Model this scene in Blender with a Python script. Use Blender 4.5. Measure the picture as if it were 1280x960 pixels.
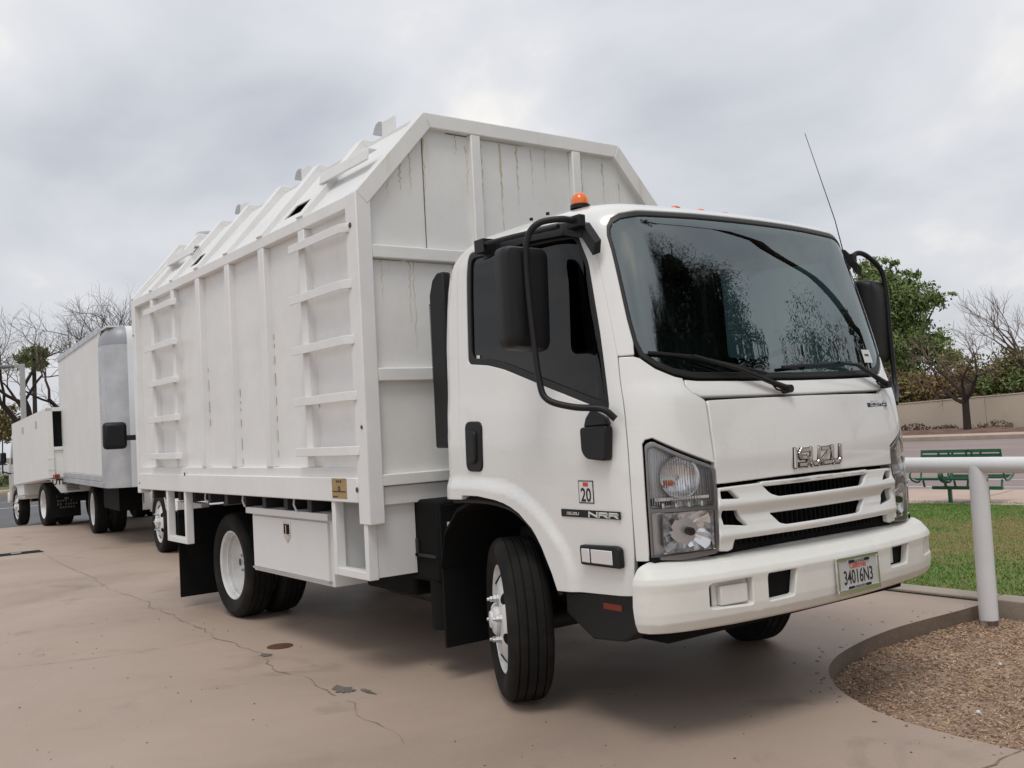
import bpy, bmesh, math, random
from mathutils import Vector, Matrix, noise
R = math.radians
random.seed(7)
SC = bpy.context.scene
for o in list(bpy.data.objects): bpy.data.objects.remove(o)

# ------------------------------------------------------------------ camera
CAM = (3.9426, -3.7989, 1.3628); YAW, PITCH, ROLL, F = 2.5051, 0.0444, -0.0545, 1219.5
cd = bpy.data.cameras.new('camera'); cam = bpy.data.objects.new('camera', cd); SC.collection.objects.link(cam)
fw = Vector((math.cos(YAW)*math.cos(PITCH), math.sin(YAW)*math.cos(PITCH), math.sin(PITCH)))
rt = Vector((math.sin(YAW), -math.cos(YAW), 0)); up = rt.cross(fw)
r2 = rt*math.cos(ROLL)+up*math.sin(ROLL); u2 = -rt*math.sin(ROLL)+up*math.cos(ROLL)
cam.matrix_world = Matrix.Translation(CAM) @ Matrix((r2, u2, -fw)).transposed().to_4x4()
cd.sensor_width = 36; cd.lens = F/1280*36; cd.clip_end = 2000; cd.clip_start = .05
SC.camera = cam

# ------------------------------------------------------------------ world: overcast sky
SUN_EL, SUN_AZ = R(64), R(-48)     # azimuth measured from +X towards +Y
w = bpy.data.worlds.new("World"); SC.world = w; w.use_nodes = True
nt = w.node_tree; N = nt.nodes; L = nt.links; N.clear()
def nd(N, t, **k):
    n = N.new(t)
    for a, b in k.items():
        if hasattr(n, a): setattr(n, a, b)
        else: n.inputs[a.replace('_', ' ')].default_value = b
    return n
out = nd(N, 'ShaderNodeOutputWorld')
sky = nd(N, 'ShaderNodeTexSky', sky_type='NISHITA', sun_disc=False, sun_elevation=SUN_EL, sun_rotation=R(90)-SUN_AZ)
bg1 = nd(N, 'ShaderNodeBackground'); bg1.inputs[1].default_value = .07
L.new(sky.outputs[0], bg1.inputs[0])
tc = nd(N, 'ShaderNodeTexCoord')
sep = nd(N, 'ShaderNodeSeparateXYZ'); L.new(tc.outputs['Generated'], sep.inputs[0])
zz = nd(N, 'ShaderNodeMath', operation='MAXIMUM'); L.new(sep.outputs[2], zz.inputs[0]); zz.inputs[1].default_value = 0
za = nd(N, 'ShaderNodeMath', operation='ADD'); L.new(zz.outputs[0], za.inputs[0]); za.inputs[1].default_value = .38
dx = nd(N, 'ShaderNodeMath', operation='DIVIDE'); L.new(sep.outputs[0], dx.inputs[0]); L.new(za.outputs[0], dx.inputs[1])
dy = nd(N, 'ShaderNodeMath', operation='DIVIDE'); L.new(sep.outputs[1], dy.inputs[0]); L.new(za.outputs[0], dy.inputs[1])
cb = nd(N, 'ShaderNodeCombineXYZ'); L.new(dx.outputs[0], cb.inputs[0]); L.new(dy.outputs[0], cb.inputs[1])
n1 = nd(N, 'ShaderNodeTexNoise'); n1.inputs['Scale'].default_value = 2.0; n1.inputs['Detail'].default_value = 7; n1.inputs["Roughness"].default_value = .50; n1.inputs['Distortion'].default_value = .25
L.new(cb.outputs[0], n1.inputs['Vector'])
rp = nd(N, 'ShaderNodeValToRGB'); L.new(n1.outputs[0], rp.inputs[0])
e = rp.color_ramp.elements
e[0].position = .30; e[0].color = (.50, .525, .585, 1); e[1].position = .72; e[1].color = (.98, .95, .90, 1)
m = e.new(.48); m.color = (.65, .67, .71, 1); m = e.new(.60); m.color = (.74, .75, .78, 1)
# brighter towards the zenith, greyer at the horizon
hr = nd(N, 'ShaderNodeMapRange'); L.new(zz.outputs[0], hr.inputs[0]); hr.inputs[1].default_value = 0; hr.inputs[2].default_value = .6; hr.inputs[3].default_value = .93; hr.inputs[4].default_value = 1.12
mul = nd(N, 'ShaderNodeVectorMath', operation='SCALE'); L.new(rp.outputs[0], mul.inputs[0]); L.new(hr.outputs[0], mul.inputs['Scale'])
bg2 = nd(N, 'ShaderNodeBackground'); bg2.inputs[1].default_value = 1.0; L.new(mul.outputs[0], bg2.inputs[0])
mx = nd(N, 'ShaderNodeMixShader'); mx.inputs[0].default_value = .93
L.new(bg1.outputs[0], mx.inputs[1]); L.new(bg2.outputs[0], mx.inputs[2]); L.new(mx.outputs[0], out.inputs[0])

sd = bpy.data.lights.new('sun', 'SUN'); sd.energy = 1.25; sd.angle = R(22); sd.color = (1, .96, .9)
sun = bpy.data.objects.new('sun', sd); SC.collection.objects.link(sun)
sv = Vector((math.cos(SUN_AZ)*math.cos(SUN_EL), math.sin(SUN_AZ)*math.cos(SUN_EL), math.sin(SUN_EL)))
sun.rotation_euler = sv.to_track_quat('Z', 'Y').to_euler()
SC.view_settings.view_transform = 'Standard'; SC.view_settings.look = 'None'
SC.view_settings.exposure = .08; SC.view_settings.gamma = 1
SC.render.engine = 'CYCLES'; SC.cycles.use_denoising = True
SC.cycles.max_bounces = 8; SC.cycles.transparent_max_bounces = 16
SC.cycles.sample_clamp_indirect = 5

# ------------------------------------------------------------------ materials
MATS = {}
def mat(name, col, rough=.5, metal=0, coat=0, noise_amt=0, nscale=4, bump=0, bscale=60, spec=.5, col2=None, stretch=None, dirt=None, island=0, emis=None):
    if name in MATS: return MATS[name]
    m = bpy.data.materials.new(name); m.use_nodes = True; MATS[name] = m
    nt = m.node_tree; N = nt.nodes; L = nt.links
    b = N['Principled BSDF']
    b.inputs['Base Color'].default_value = (*col, 1); b.inputs['Roughness'].default_value = rough
    b.inputs['Metallic'].default_value = metal; b.inputs['Coat Weight'].default_value = coat; b.inputs['Coat Roughness'].default_value = .06
    b.inputs['Specular IOR Level'].default_value = spec
    if emis: b.inputs['Emission Color'].default_value = (*emis, 1); b.inputs['Emission Strength'].default_value = 1
    tc = nd(N, 'ShaderNodeTexCoord'); src = tc.outputs['Object']
    if stretch:
        mp = nd(N, 'ShaderNodeMapping'); mp.inputs['Scale'].default_value = stretch; L.new(src, mp.inputs[0]); src2 = mp.outputs[0]
    else: src2 = src
    cur = None
    if noise_amt or col2:
        n = nd(N, 'ShaderNodeTexNoise'); n.inputs['Scale'].default_value = nscale; n.inputs['Detail'].default_value = 6; n.inputs['Roughness'].default_value = .6
        L.new(src2, n.inputs['Vector'])
        mr = nd(N, 'ShaderNodeMapRange'); L.new(n.outputs[0], mr.inputs[0]); mr.inputs[1].default_value = .32; mr.inputs[2].default_value = .68
        mi = nd(N, 'ShaderNodeMix', data_type='RGBA'); L.new(mr.outputs[0], mi.inputs[0])
        c2 = col2 or tuple(c*(1-noise_amt) for c in col)
        mi.inputs[6].default_value = (*col, 1); mi.inputs[7].default_value = (*c2, 1)
        cur = mi.outputs[2]
        mr2 = nd(N, 'ShaderNodeMapRange'); L.new(n.outputs[0], mr2.inputs[0]); mr2.inputs[3].default_value = max(rough-.08, .02); mr2.inputs[4].default_value = min(rough+.1, 1)
        L.new(mr2.outputs[0], b.inputs['Roughness'])
    if island:
        g = nd(N, 'ShaderNodeNewGeometry'); hs = nd(N, 'ShaderNodeHueSaturation')
        mr = nd(N, 'ShaderNodeMapRange'); L.new(g.outputs['Random Per Island'], mr.inputs[0]); mr.inputs[3].default_value = 1-island; mr.inputs[4].default_value = 1+island
        L.new(mr.outputs[0], hs.inputs['Value'])
        if cur: L.new(cur, hs.inputs['Color'])
        else: hs.inputs['Color'].default_value = (*col, 1)
        cur = hs.outputs[0]
    if dirt:   # dirt: colour, scale vector, threshold lo, hi, amount
        for dc, ds, lo, hi, am in dirt:
            mp = nd(N, 'ShaderNodeMapping'); mp.inputs['Scale'].default_value = ds; L.new(src, mp.inputs[0])
            n = nd(N, 'ShaderNodeTexNoise'); n.inputs['Scale'].default_value = 1; n.inputs['Detail'].default_value = 5; L.new(mp.outputs[0], n.inputs['Vector'])
            mr = nd(N, 'ShaderNodeMapRange'); L.new(n.outputs[0], mr.inputs[0]); mr.inputs[1].default_value = lo; mr.inputs[2].default_value = hi; mr.inputs[4].default_value = am
            mi = nd(N, 'ShaderNodeMix', data_type='RGBA'); L.new(mr.outputs[0], mi.inputs[0])
            if cur: L.new(cur, mi.inputs[6])
            else: mi.inputs[6].default_value = (*col, 1)
            mi.inputs[7].default_value = (*dc, 1); cur = mi.outputs[2]
    if cur: L.new(cur, b.inputs['Base Color'])
    if bump:
        n = nd(N, 'ShaderNodeTexNoise'); n.inputs['Scale'].default_value = bscale; n.inputs['Detail'].default_value = 5; L.new(src2, n.inputs['Vector'])
        bp = nd(N, 'ShaderNodeBump'); bp.inputs['Strength'].default_value = bump; bp.inputs['Distance'].default_value = .02
        L.new(n.outputs[0], bp.inputs['Height']); L.new(bp.outputs[0], b.inputs['Normal'])
    return m
def glass(name, tint, rough=.0, ior=1.5):
    m = bpy.data.materials.new(name); m.use_nodes = True; MATS[name] = m
    nt = m.node_tree; N = nt.nodes; L = nt.links; N.clear()
    o = nd(N, 'ShaderNodeOutputMaterial'); t = nd(N, 'ShaderNodeBsdfTransparent'); g = nd(N, 'ShaderNodeBsdfGlossy'); f = nd(N, 'ShaderNodeFresnel'); mx = nd(N, 'ShaderNodeMixShader')
    t.inputs[0].default_value = (*tint, 1); g.inputs['Roughness'].default_value = rough; g.inputs[0].default_value = (.90, 1, .985, 1) if name.startswith('wind') else (1, 1, 1, 1); f.inputs[0].default_value = ior
    L.new(f.outputs[0], mx.inputs[0]); L.new(t.outputs[0], mx.inputs[1]); L.new(g.outputs[0], mx.inputs[2]); L.new(mx.outputs[0], o.inputs[0])
    return m
CABW = mat('cab_paint', (.80, .80, .775), .24, coat=1, noise_amt=.04, nscale=1.5, dirt=[((.45,.40,.34),(3,3,14),.56,.85,.16),((.40,.34,.28),(60,60,60),.74,.80,.35),((.50,.46,.40),(18,18,2.5),.62,.85,.14)])
BODYW = mat('body_paint', (.80, .80, .79), .42, noise_amt=.08, nscale=3, bump=.35, bscale=3.2, spec=.4,
            dirt=[((.50,.46,.40),(6,6,.7),.60,.85,.16), ((.36,.31,.26),(50,50,22),.74,.79,.45)])
BODYF = mat('body_paint_stained', (.80, .797, .775), .42, noise_amt=.09, nscale=3, bump=.35, bscale=3.2, spec=.4,
            dirt=[((.50,.42,.22),(14,14,.8),.64,.80,.35), ((.25,.22,.18),(30,30,3),.76,.80,.4)])
BOXW = mat('box_white', (.76, .76, .745), .5, noise_amt=.06, nscale=2)
BUMPW = mat('bumper_paint', (.78, .77, .72), .45, noise_amt=.08, nscale=6, bump=.03, bscale=200)
BLACK = mat('black_plastic', (.009, .009, .010), .42, spec=.35, bump=.15, bscale=300)
BLACKM = mat('black_matte', (.006, .006, .006), .8, spec=.2)
RUB = mat('tyre_rubber', (.011, .0105, .010), .8, spec=.25, noise_amt=.35, nscale=12, bump=.1, bscale=80, dirt=[((.07,.058,.048),(6,6,6),.48,.8,.4)])
SEAL = mat('seal_rubber', (.007, .007, .007), .5)
CHROME = mat('chrome', (.78, .78, .79), .08, 1)
REFL = mat('reflector', (.95, .95, .95), .24, 1)
SILV = mat('silver_plastic', (.80, .80, .80), .25, .4); BORD = mat('lamp_border_grey', (.34, .335, .33), .30, .4)
ALU = mat('aluminium', (.60, .61, .63), .40, .6, noise_amt=.25, nscale=3)
STEEL = mat('dark_steel', (.045, .043, .042), .6, .3, noise_amt=.4, nscale=9)
RIMW = mat('wheel_white', (.78, .78, .77), .45, noise_amt=.2, nscale=8, dirt=[((.25,.16,.10),(7,7,7),.55,.8,.45)])
WSG = glass('windscreen_glass', (.46, .64, .61), ior=2.6)
SIDEG = glass('privacy_glass', (.05, .07, .075), ior=1.42)
CLEARG = glass('lamp_lens', (.92, .92, .93), .03, 1.45)
ORANGE = mat('orange_lens', (.85, .17, .012), .25, coat=.5)
REDL = mat('red_lens', (.28, .02, .01), .3)
AMBD = mat('dull_amber', (.22, .03, .01), .4)
INT = mat('cab_interior', (.055, .052, .05), .8)
INTG = mat('interior_grey', (.10, .10, .10), .8)
PRINTK = mat('print_black', (.012, .012, .012), .5)
PRINTW = mat('print_white', (.72, .72, .70), .5)
PRINTR = mat('print_red', (.65, .06, .04), .5)
GREEN = mat('bench_green', (.022, .13, .07), .4, coat=.3, noise_amt=.2, nscale=20)
PIPEW = mat('pipe_white', (.80, .80, .81), .45, noise_amt=.08, nscale=4, dirt=[((.10,.07,.05),(9,9,9),.70,.74,.8)])
TAN = mat('tan_placard', (.42, .28, .12), .6, noise_amt=.25, nscale=30)
RUST = mat('rust', (.10, .075, .055), .8, noise_amt=.4, nscale=30)

# ------------------------------------------------------------------ helpers
def tag(o, label=None, cat=None, group=None, kind=None):
    for k, v in (('label', label), ('category', cat), ('group', group), ('kind', kind)):
        if v: o[k] = v
    return o
def empty(name, loc=(0,0,0), rz=0, rot=None):
    o = bpy.data.objects.new(name, None); SC.collection.objects.link(o); o.location = loc; o.rotation_euler = rot or (0,0,rz); o.empty_display_size = .2
    return o
def link(name, me, m, parent=None, smooth=False, bevel=0, ang=40):
    o = bpy.data.objects.new(name, me); SC.collection.objects.link(o)
    if m is not None and not me.materials: me.materials.append(m)
    if parent: o.parent = parent
    if smooth:
        for p in me.polygons: p.use_smooth = True
        me.set_sharp_from_angle(angle=R(ang))
    if bevel:
        b = o.modifiers.new('bevel', 'BEVEL'); b.width = bevel; b.segments = 2; b.limit_method = 'ANGLE'; b.angle_limit = R(35)
        for p in me.polygons: p.use_smooth = True
        me.set_sharp_from_angle(angle=R(60))
        b.harden_normals = False
    return o
class MB:
    def __init__(s): s.v = []; s.f = []; s.mi = []
    def add(s, vs, fs, m=0):
        n = len(s.v); s.v += [tuple(v) for v in vs]; s.f += [tuple(i+n for i in f) for f in fs]; s.mi += [m]*len(fs); return s
    def box(s, lo, hi, M=None, m=0):
        x0,y0,z0 = lo; x1,y1,z1 = hi
        x0,x1=min(x0,x1),max(x0,x1); y0,y1=min(y0,y1),max(y0,y1); z0,z1=min(z0,z1),max(z0,z1)
        vs = [Vector(p) for p in ((x0,y0,z0),(x1,y0,z0),(x1,y1,z0),(x0,y1,z0),(x0,y0,z1),(x1,y0,z1),(x1,y1,z1),(x0,y1,z1))]
        if M: vs = [M@v for v in vs]
        return s.add(vs, [(0,3,2,1),(4,5,6,7),(0,1,5,4),(1,2,6,5),(2,3,7,6),(3,0,4,7)], m)
    def hexa(s, a, b, m=0):  # two quads a,b (4 pts each)
        return s.add(list(a)+list(b), [(0,3,2,1),(4,5,6,7),(0,1,5,4),(1,2,6,5),(2,3,7,6),(3,0,4,7)], m)
    def prism(s, pts, d, m=0):  # planar polygon pts extruded by vector d
        n = len(pts); P = [Vector(p) for p in pts]; Q = [p+Vector(d) for p in P]
        return s.add(P+Q, [tuple(range(n))[::-1], tuple(range(n, 2*n))]+[(i,(i+1)%n,n+(i+1)%n,n+i) for i in range(n)], m)
    def tube(s, pts, r, seg=10, m=0, caps=True):
        pts = [Vector(p) for p in pts]; rs = r if isinstance(r, (list, tuple)) else [r]*len(pts)
        n0 = len(s.v); prev = None; rings = []
        for i, p in enumerate(pts):
            d = ((pts[min(i+1,len(pts)-1)]-p).normalized() + (p-pts[max(i-1,0)]).normalized())
            d = d.normalized() if d.length > 1e-6 else Vector((0,0,1))
            if prev is None: a = d.orthogonal().normalized()
            else: a = (prev-d*prev.dot(d)).normalized()
            prev = a; b = d.cross(a)
            rings.append([p+(a*math.cos(t)+b*math.sin(t))*rs[i] for t in [2*math.pi*k/seg for k in range(seg)]])
        vs = [v for rg in rings for v in rg]; fs = []
        for i in range(len(pts)-1):
            for k in range(seg): fs.append((i*seg+k, i*seg+(k+1)%seg, (i+1)*seg+(k+1)%seg, (i+1)*seg+k))
        if caps: fs += [tuple(range(seg))[::-1], tuple((len(pts)-1)*seg+k for k in range(seg))]
        return s.add(vs, fs, m)
    def lathe(s, prof, M=None, seg=32, m=0):  # prof: (r, h) about local Z
        vs = []; fs = []
        for r, h in prof:
            for k in range(seg):
                a = 2*math.pi*k/seg; v = Vector((r*math.cos(a), r*math.sin(a), h)); vs.append(M@v if M else v)
        for i in range(len(prof)-1):
            for k in range(seg): fs.append((i*seg+k, i*seg+(k+1)%seg, (i+1)*seg+(k+1)%seg, (i+1)*seg+k))
        return s.add(vs, fs, m)
    def build(s, name, mats, parent=None, smooth=False, bevel=0, ang=40):
        me = bpy.data.meshes.new(name); me.from_pydata(s.v, [], s.f); me.update()
        ms = mats if isinstance(mats, (list, tuple)) else [mats]
        for m in ms: me.materials.append(m)
        if len(ms) > 1: me.polygons.foreach_set('material_index', s.mi)
        return link(name, me, None, parent, smooth, bevel, ang)
def bez(pts, n=8):  # smooth catmull through points
    P = [Vector(p) for p in pts]; P = [P[0]*2-P[1]]+P+[P[-1]*2-P[-2]]; o = []
    for i in range(1, len(P)-2):
        for k in range(n):
            t = k/n; a,b,c,d = P[i-1:i+3]
            o.append(.5*((2*b)+(-a+c)*t+(2*a-5*b+4*c-d)*t*t+(-a+3*b-3*c+d)*t**3))
    return o+[P[-2]]
def rounded(pts, r, n=5):  # rounded 2D polygon
    out = []; N = len(pts)
    for i in range(N):
        p = Vector(pts[i]); a = Vector(pts[i-1])-p; b = Vector(pts[(i+1)%N])-p
        k = min(r, a.length*.45, b.length*.45); a = a.normalized()*k; b = b.normalized()*k
        for j in range(n+1):
            t = j/n; out.append(tuple((1-t)**2*(p+a)+2*t*(1-t)*p+t*t*(p+b)))
    return out
def area(p): return sum(p[i-1][0]*p[i][1]-p[i][0]*p[i-1][1] for i in range(len(p)))/2
def inset(pts, d):
    n = len(pts); s = 1 if area(pts) > 0 else -1; o = []
    for i in range(n):
        a, p, b = Vector(pts[i-1]), Vector(pts[i]), Vector(pts[(i+1)%n])
        e1 = (p-a).normalized(); e2 = (b-p).normalized()
        n1 = Vector((-e1.y, e1.x))*s; n2 = Vector((-e2.y, e2.x))*s
        m = (n1+n2); k = m.length_squared
        m = m*(2/k) if k > .3 else n1
        o.append(tuple(p+m*d))
    return o
def surf_normal(f, u, z, e=2e-3):
    a = Vector(f(u+e, z))-Vector(f(u-e, z)); b = Vector(f(u, z+e))-Vector(f(u, z-e))
    n = a.cross(b); n.normalize()
    return n
def panel(name, f, poly, m, parent, holes=(), thick=.03, off=0, res=(.06, .06), rim=.006, disp=None, clip=None):
    """curved sheet cut to a polygon in surface coordinates (u, z), with rounded edges and real thickness"""
    poly = inset(poly, rim*.8); holes = [inset(h, -rim*.8) for h in holes]
    bm = bmesh.new()
    def loop(pts):
        vs = [bm.verts.new((p[0], p[1], 0)) for p in pts]
        return [bm.edges.new((vs[i], vs[(i+1)%len(vs)])) for i in range(len(vs))]
    es = loop(poly)
    for h in holes: es += loop(h)
    bmesh.ops.triangle_fill(bm, edges=es, use_beauty=True, use_dissolve=False, normal=(0,0,1))
    us = [p[0] for p in poly]; zs = [p[1] for p in poly]
    for ax, lo, hi, st in ((0, min(us), max(us), res[0]), (1, min(zs), max(zs), res[1])):
        k = math.floor(lo/st)+1
        while k*st < hi-1e-6:
            co = [0,0,0]; co[ax] = k*st+.00037; no = [0,0,0]; no[ax] = 1
            bmesh.ops.bisect_plane(bm, geom=bm.verts[:]+bm.edges[:]+bm.faces[:], plane_co=co, plane_no=no, dist=1e-6)
            k += 1
    bm.faces.ensure_lookup_table(); bm.verts.index_update()
    def g(u, z):
        p = Vector(f(u, z))
        if disp:
            p = p+surf_normal(f, u, z)*disp(u, z)
        return p
    V = []; Nn = []
    for v in bm.verts:
        n = surf_normal(g, v.co.x, v.co.y); V.append(g(v.co.x, v.co.y)+n*off); Nn.append(n)
    faces = []
    for fc in bm.faces:
        ids = [v.index for v in fc.verts]
        if fc.normal.z < 0: ids.reverse()
        faces.append(ids)
    # orientation check
    a, b_, c = [V[i] for i in faces[0][:3]]
    nn = Vector((0,0,0))
    for k in range(0, len(faces), max(1, len(faces)//20)):
        q = faces[k]; t = (V[q[1]]-V[q[0]]).cross(V[q[2]]-V[q[0]]); nn.x += t.dot(Nn[q[0]])
    if nn.x < 0: faces = [q[::-1] for q in faces]
    bnd = {}
    for q in faces:
        for i in range(len(q)):
            e_ = (q[i], q[(i+1)%len(q)])
            if (e_[1], e_[0]) in bnd: del bnd[(e_[1], e_[0])]
            else: bnd[e_] = 1
    VV = list(V); NV = list(Nn); FF = list(faces)
    outw = {}
    for (i, j) in bnd:
        d = V[j]-V[i]; o_ = d.cross(Nn[i])
        if o_.length > 1e-9: o_.normalize()
        for k in (i, j): outw[k] = outw.get(k, Vector((0,0,0)))+o_
    r1 = {}; r2_ = {}; bk = {}
    for k, o_ in outw.items():
        o_ = o_.normalized() if o_.length > 1e-9 else Vector((0,0,1))
        r1[k] = len(VV); VV.append(V[k]+o_*rim*.6-Nn[k]*rim*.45); NV.append((Nn[k]+o_).normalized())
        r2_[k] = len(VV); VV.append(V[k]+o_*rim-Nn[k]*rim*1.3); NV.append(o_)
        bk[k] = len(VV); VV.append(V[k]+o_*rim-Nn[k]*thick); NV.append(o_)
    for (i, j) in bnd:
        FF += [(j, i, r1[i], r1[j]), (r1[j], r1[i], r2_[i], r2_[j]), (r2_[j], r2_[i], bk[i], bk[j])]
    bm.free()
    me = bpy.data.meshes.new(name); me.from_pydata(VV, [], FF); me.update()
    for p in me.polygons: p.use_smooth = True
    me.materials.append(m)
    me.normals_split_custom_set_from_vertices(NV)
    return link(name, me, None, parent)
def text_mesh(name, s, size, M, m, parent, ext=.001, bold=0, sx=1):
    cu = bpy.data.curves.new(name, 'FONT'); cu.body = s; cu.size = size; cu.extrude = ext; cu.offset = bold; cu.align_x = 'CENTER'; cu.align_y = 'CENTER'; cu.resolution_u = 3
    o = bpy.data.objects.new(name, cu); SC.collection.objects.link(o)
    me = bpy.data.meshes.new_from_object(o.evaluated_get(bpy.context.evaluated_depsgraph_get()))
    bpy.data.objects.remove(o)
    me.transform(M @ Matrix.Diagonal((sx,1,1,1)))
    me.materials.clear(); me.materials.append(m)
    return link(name, me, None, parent)
def frame_at(f, u, z, off=0):
    p = Vector(f(u, z)); n = surf_normal(f, u, z)
    if n.dot(Vector((p.x+.6, p.y, 0))) < 0: n = -n
    t = Vector((0,0,1)).cross(n).normalized(); b = n.cross(t)
    return Matrix.Translation(p+n*off) @ Matrix((t, b, n)).transposed().to_4x4()

# ================================================================== MAIN TRUCK
truck = empty('debris_truck')
tag(truck, 'large white cab-over debris truck with a tall ribbed steel dump body, nearest in the row', 'truck')
# ---- cab surface: (u, z) -> point; u<0 is the truck's right side
PROF = [(0.40,1.07,.985,.80),(0.60,1.12,.995,.82),(0.80,1.145,1.0,.82),(1.00,1.15,1.005,.82),(1.25,1.14,1.005,.80),(1.44,1.115,1.0,.77),
        (1.55,1.072,.992,.76),(1.80,1.012,.985,.68),(2.05,.95,.976,.57),(2.20,.905,.966,.49),(2.27,.88,.948,.45),(2.32,.845,.918,.40),(2.355,.78,.875,.32),(2.385,.66,.80,.18),(2.405,.45,.66,-.02),(2.415,.22,.48,-.2)]
XRS = [(0,-.495),(1.8,-.485),(2.1,-.46),(2.2,-.435),(2.27,-.395),(2.32,-.32),(2.355,-.26),(2.385,-.17),(2.405,-.09),(2.42,-.05)]
def prof(z):
    n = len(PROF); z = min(max(z, PROF[0][0]), PROF[-1][0]); i = 0
    while i < n-2 and z > PROF[i+1][0]: i += 1
    a, b = PROF[i], PROF[i+1]; h = b[0]-a[0]; t = (z-a[0])/h; o = []
    for k in (1, 2, 3):
        def sl(j):
            l = max(j-1, 0); r = min(j+1, n-1); return (PROF[r][k]-PROF[l][k])/(PROF[r][0]-PROF[l][0])
        m0, m1 = sl(i)*h, sl(i+1)*h
        o.append((2*t**3-3*t*t+1)*a[k]+(t**3-2*t*t+t)*m0+(-2*t**3+3*t*t)*b[k]+(t**3-t*t)*m1)
    for a, b in zip(XRS, XRS[1:]):
        if z <= b[0]: break
    o.append(a[1]+(b[1]-a[1])*(z-a[0])/(b[0]-a[0]))
    return o
YC, KB, RC = .68, .12, .07
def P(u, z):
    s = -1 if u < 0 else 1; u = abs(u); XF, W, xs, xr = prof(z); yc = min(YC, W*.8)
    ue = 2-xs; ur = 2-xr-RC; ul = ur+RC*math.pi/2
    if u <= yc: x, y = XF-KB*u*u, u
    elif u < ue:
        t = (u-yc)/(ue-yc); x0, y0 = XF-KB*yc*yc, yc; x1, y1 = x0-2*KB*yc*(W-yc), W
        x = (1-t)**2*x0+2*t*(1-t)*x1+t*t*xs; y = (1-t)**2*y0+2*t*(1-t)*y1+t*t*W
    elif u < ur: x, y = 2-u, W
    elif u < ul:
        a = (u-ur)/RC; x, y = xr+RC-RC*math.sin(a), W-RC+RC*math.cos(a)
    else: x, y = xr, W-RC-(u-ul)
    return (x, s*y, z)
def mir(pts, sgn): return [(p[0]*sgn, p[1]) for p in pts]
FL = [(2.6,1.094),(2.3,1.096),(2.084,1.091),(1.87,1.063),(1.69,.98),(1.565,.875),(1.49,.789),(1.448,.667),(1.444,.5)]
FL = [(q.x, q.y) for q in bez([(a, b, 0) for a, b in FL], 5)]
def flare(u, z):   # raised wheel-arch lip
    u = abs(u)
    if u < 1.38: return 0
    d = 9; side = 1
    for a, b in zip(FL, FL[1:]):
        ax, ay = a; bx_, by = b; l2 = (bx_-ax)**2+(by-ay)**2; t = max(0, min(1, ((u-ax)*(bx_-ax)+(z-ay)*(by-ay))/l2))
        q = math.hypot(u-ax-t*(bx_-ax), z-ay-t*(by-ay))
        if q < d: d = q; side = 1 if (bx_-ax)*(z-ay)-(by-ay)*(u-ax) > 0 else -1
    d *= side
    k = max(0, min(1, (d+.035)/.08)); return .019*k*k*k*(k*(6*k-15)+10)
WS = [(0,1.523),(.35,1.526),(.65,1.534),(.75,1.553),(.84,1.590),(.92,1.637),(.952,1.70),(.975,1.80),(1.0,1.95),(1.03,2.12),(1.05,2.19),(1.045,2.235),(1.01,2.272),(.93,2.297),(.75,2.312),(.4,2.318),(0,2.318)]
WSP = [(-a, b) for a, b in WS[1:-1]][::-1]; WSP = WS+WSP   # closed loop, counter-clockwise
SEAM = [(1.06,1.643),(1.080,1.78),(1.105,1.912),(1.125,2.02),(1.146,2.117),(1.175,2.19),(1.217,2.25),(1.262,2.285),(1.32,2.305),(1.471,2.335),(1.793,2.350),(2.10,2.354),(2.20,2.345),(2.27,2.32),(2.305,2.28),(2.314,2.23),(2.323,2.068),(2.328,1.689),(2.333,1.458),(2.317,1.25),(2.308,1.021)]
ZT = 2.415
outer = [(2.56,1.0),(2.56,ZT),(-2.56,ZT),(-2.56,1.0)]
right = [(-a, b) for a, b in SEAM[::-1]]
frame_poly = outer + [(-2.308,1.004)] + right + [(-.955,1.645)] + [(-a, b) for a, b in WS if a > .93 and b < 2.27] + [(-a,b) for a,b in WS if b > 2.27 and a > 0] + [(0,2.318)] + [(a,b) for a,b in WS[::-1] if b > 2.27 and a > 0] + [(a,b) for a,b in WS[::-1] if a > .93 and b < 2.27] + [(.955,1.645)] + SEAM + [(2.308,1.004)]
# remove accidental duplicates
fp = []
for p_ in frame_poly:
    if not fp or (abs(fp[-1][0]-p_[0])+abs(fp[-1][1]-p_[1])) > 1e-4: fp.append(p_)
fr = panel('cab_frame', P, fp, CABW, truck, thick=.035, res=(.04,.022), disp=flare, rim=.005)
# roof skin closing the top
mb = MB(); ring = [P(u*.05, ZT) for u in range(-60, 61)]; ring = [p for p in ring]
nR = len(ring); c = Vector((.0,0,ZT+.004))
for k, s_ in enumerate((1.0, .75, .4)):
    mb.v += [tuple(Vector((p[0]*s_+.0*(1-s_), p[1]*s_, ZT+.004*(1-s_))) if k else tuple(p)) for p in ring]
mb.v.append(tuple(c))
for k in range(2): mb.f += [(k*nR+i, (k+1)*nR+i, (k+1)*nR+(i+1)%nR, k*nR+(i+1)%nR) for i in range(nR)]
mb.f += [(2*nR+i, 3*nR, 2*nR+(i+1)%nR) for i in range(nR)]; mb.mi = [0]*len(mb.f)
mb.build('roof', CABW, truck, smooth=True, ang=80)
DOOR = [(1.047,.982),(1.050,1.233),(1.062,1.487)]+SEAM[:-1]+[(2.308,1.021),(2.162,1.021),(2.009,1.005),(1.94,.992),(1.88,.974),(1.82,.948),(1.772,.913),(1.73,.883),(1.701,.85),(1.665,.80),(1.638,.75),(1.60,.68),(1.569,.605),(1.057,.625)]
WIN0 = [(2.236,1.70),(2.236,2.285),(1.79,2.262),(1.295,2.232),(1.215,2.075),(1.173,1.755),(1.150,1.412),(1.26,1.435),(1.576,1.535),(1.93,1.65),(2.06,1.68)]
WIN = rounded(WIN0, .03, 3)
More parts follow.
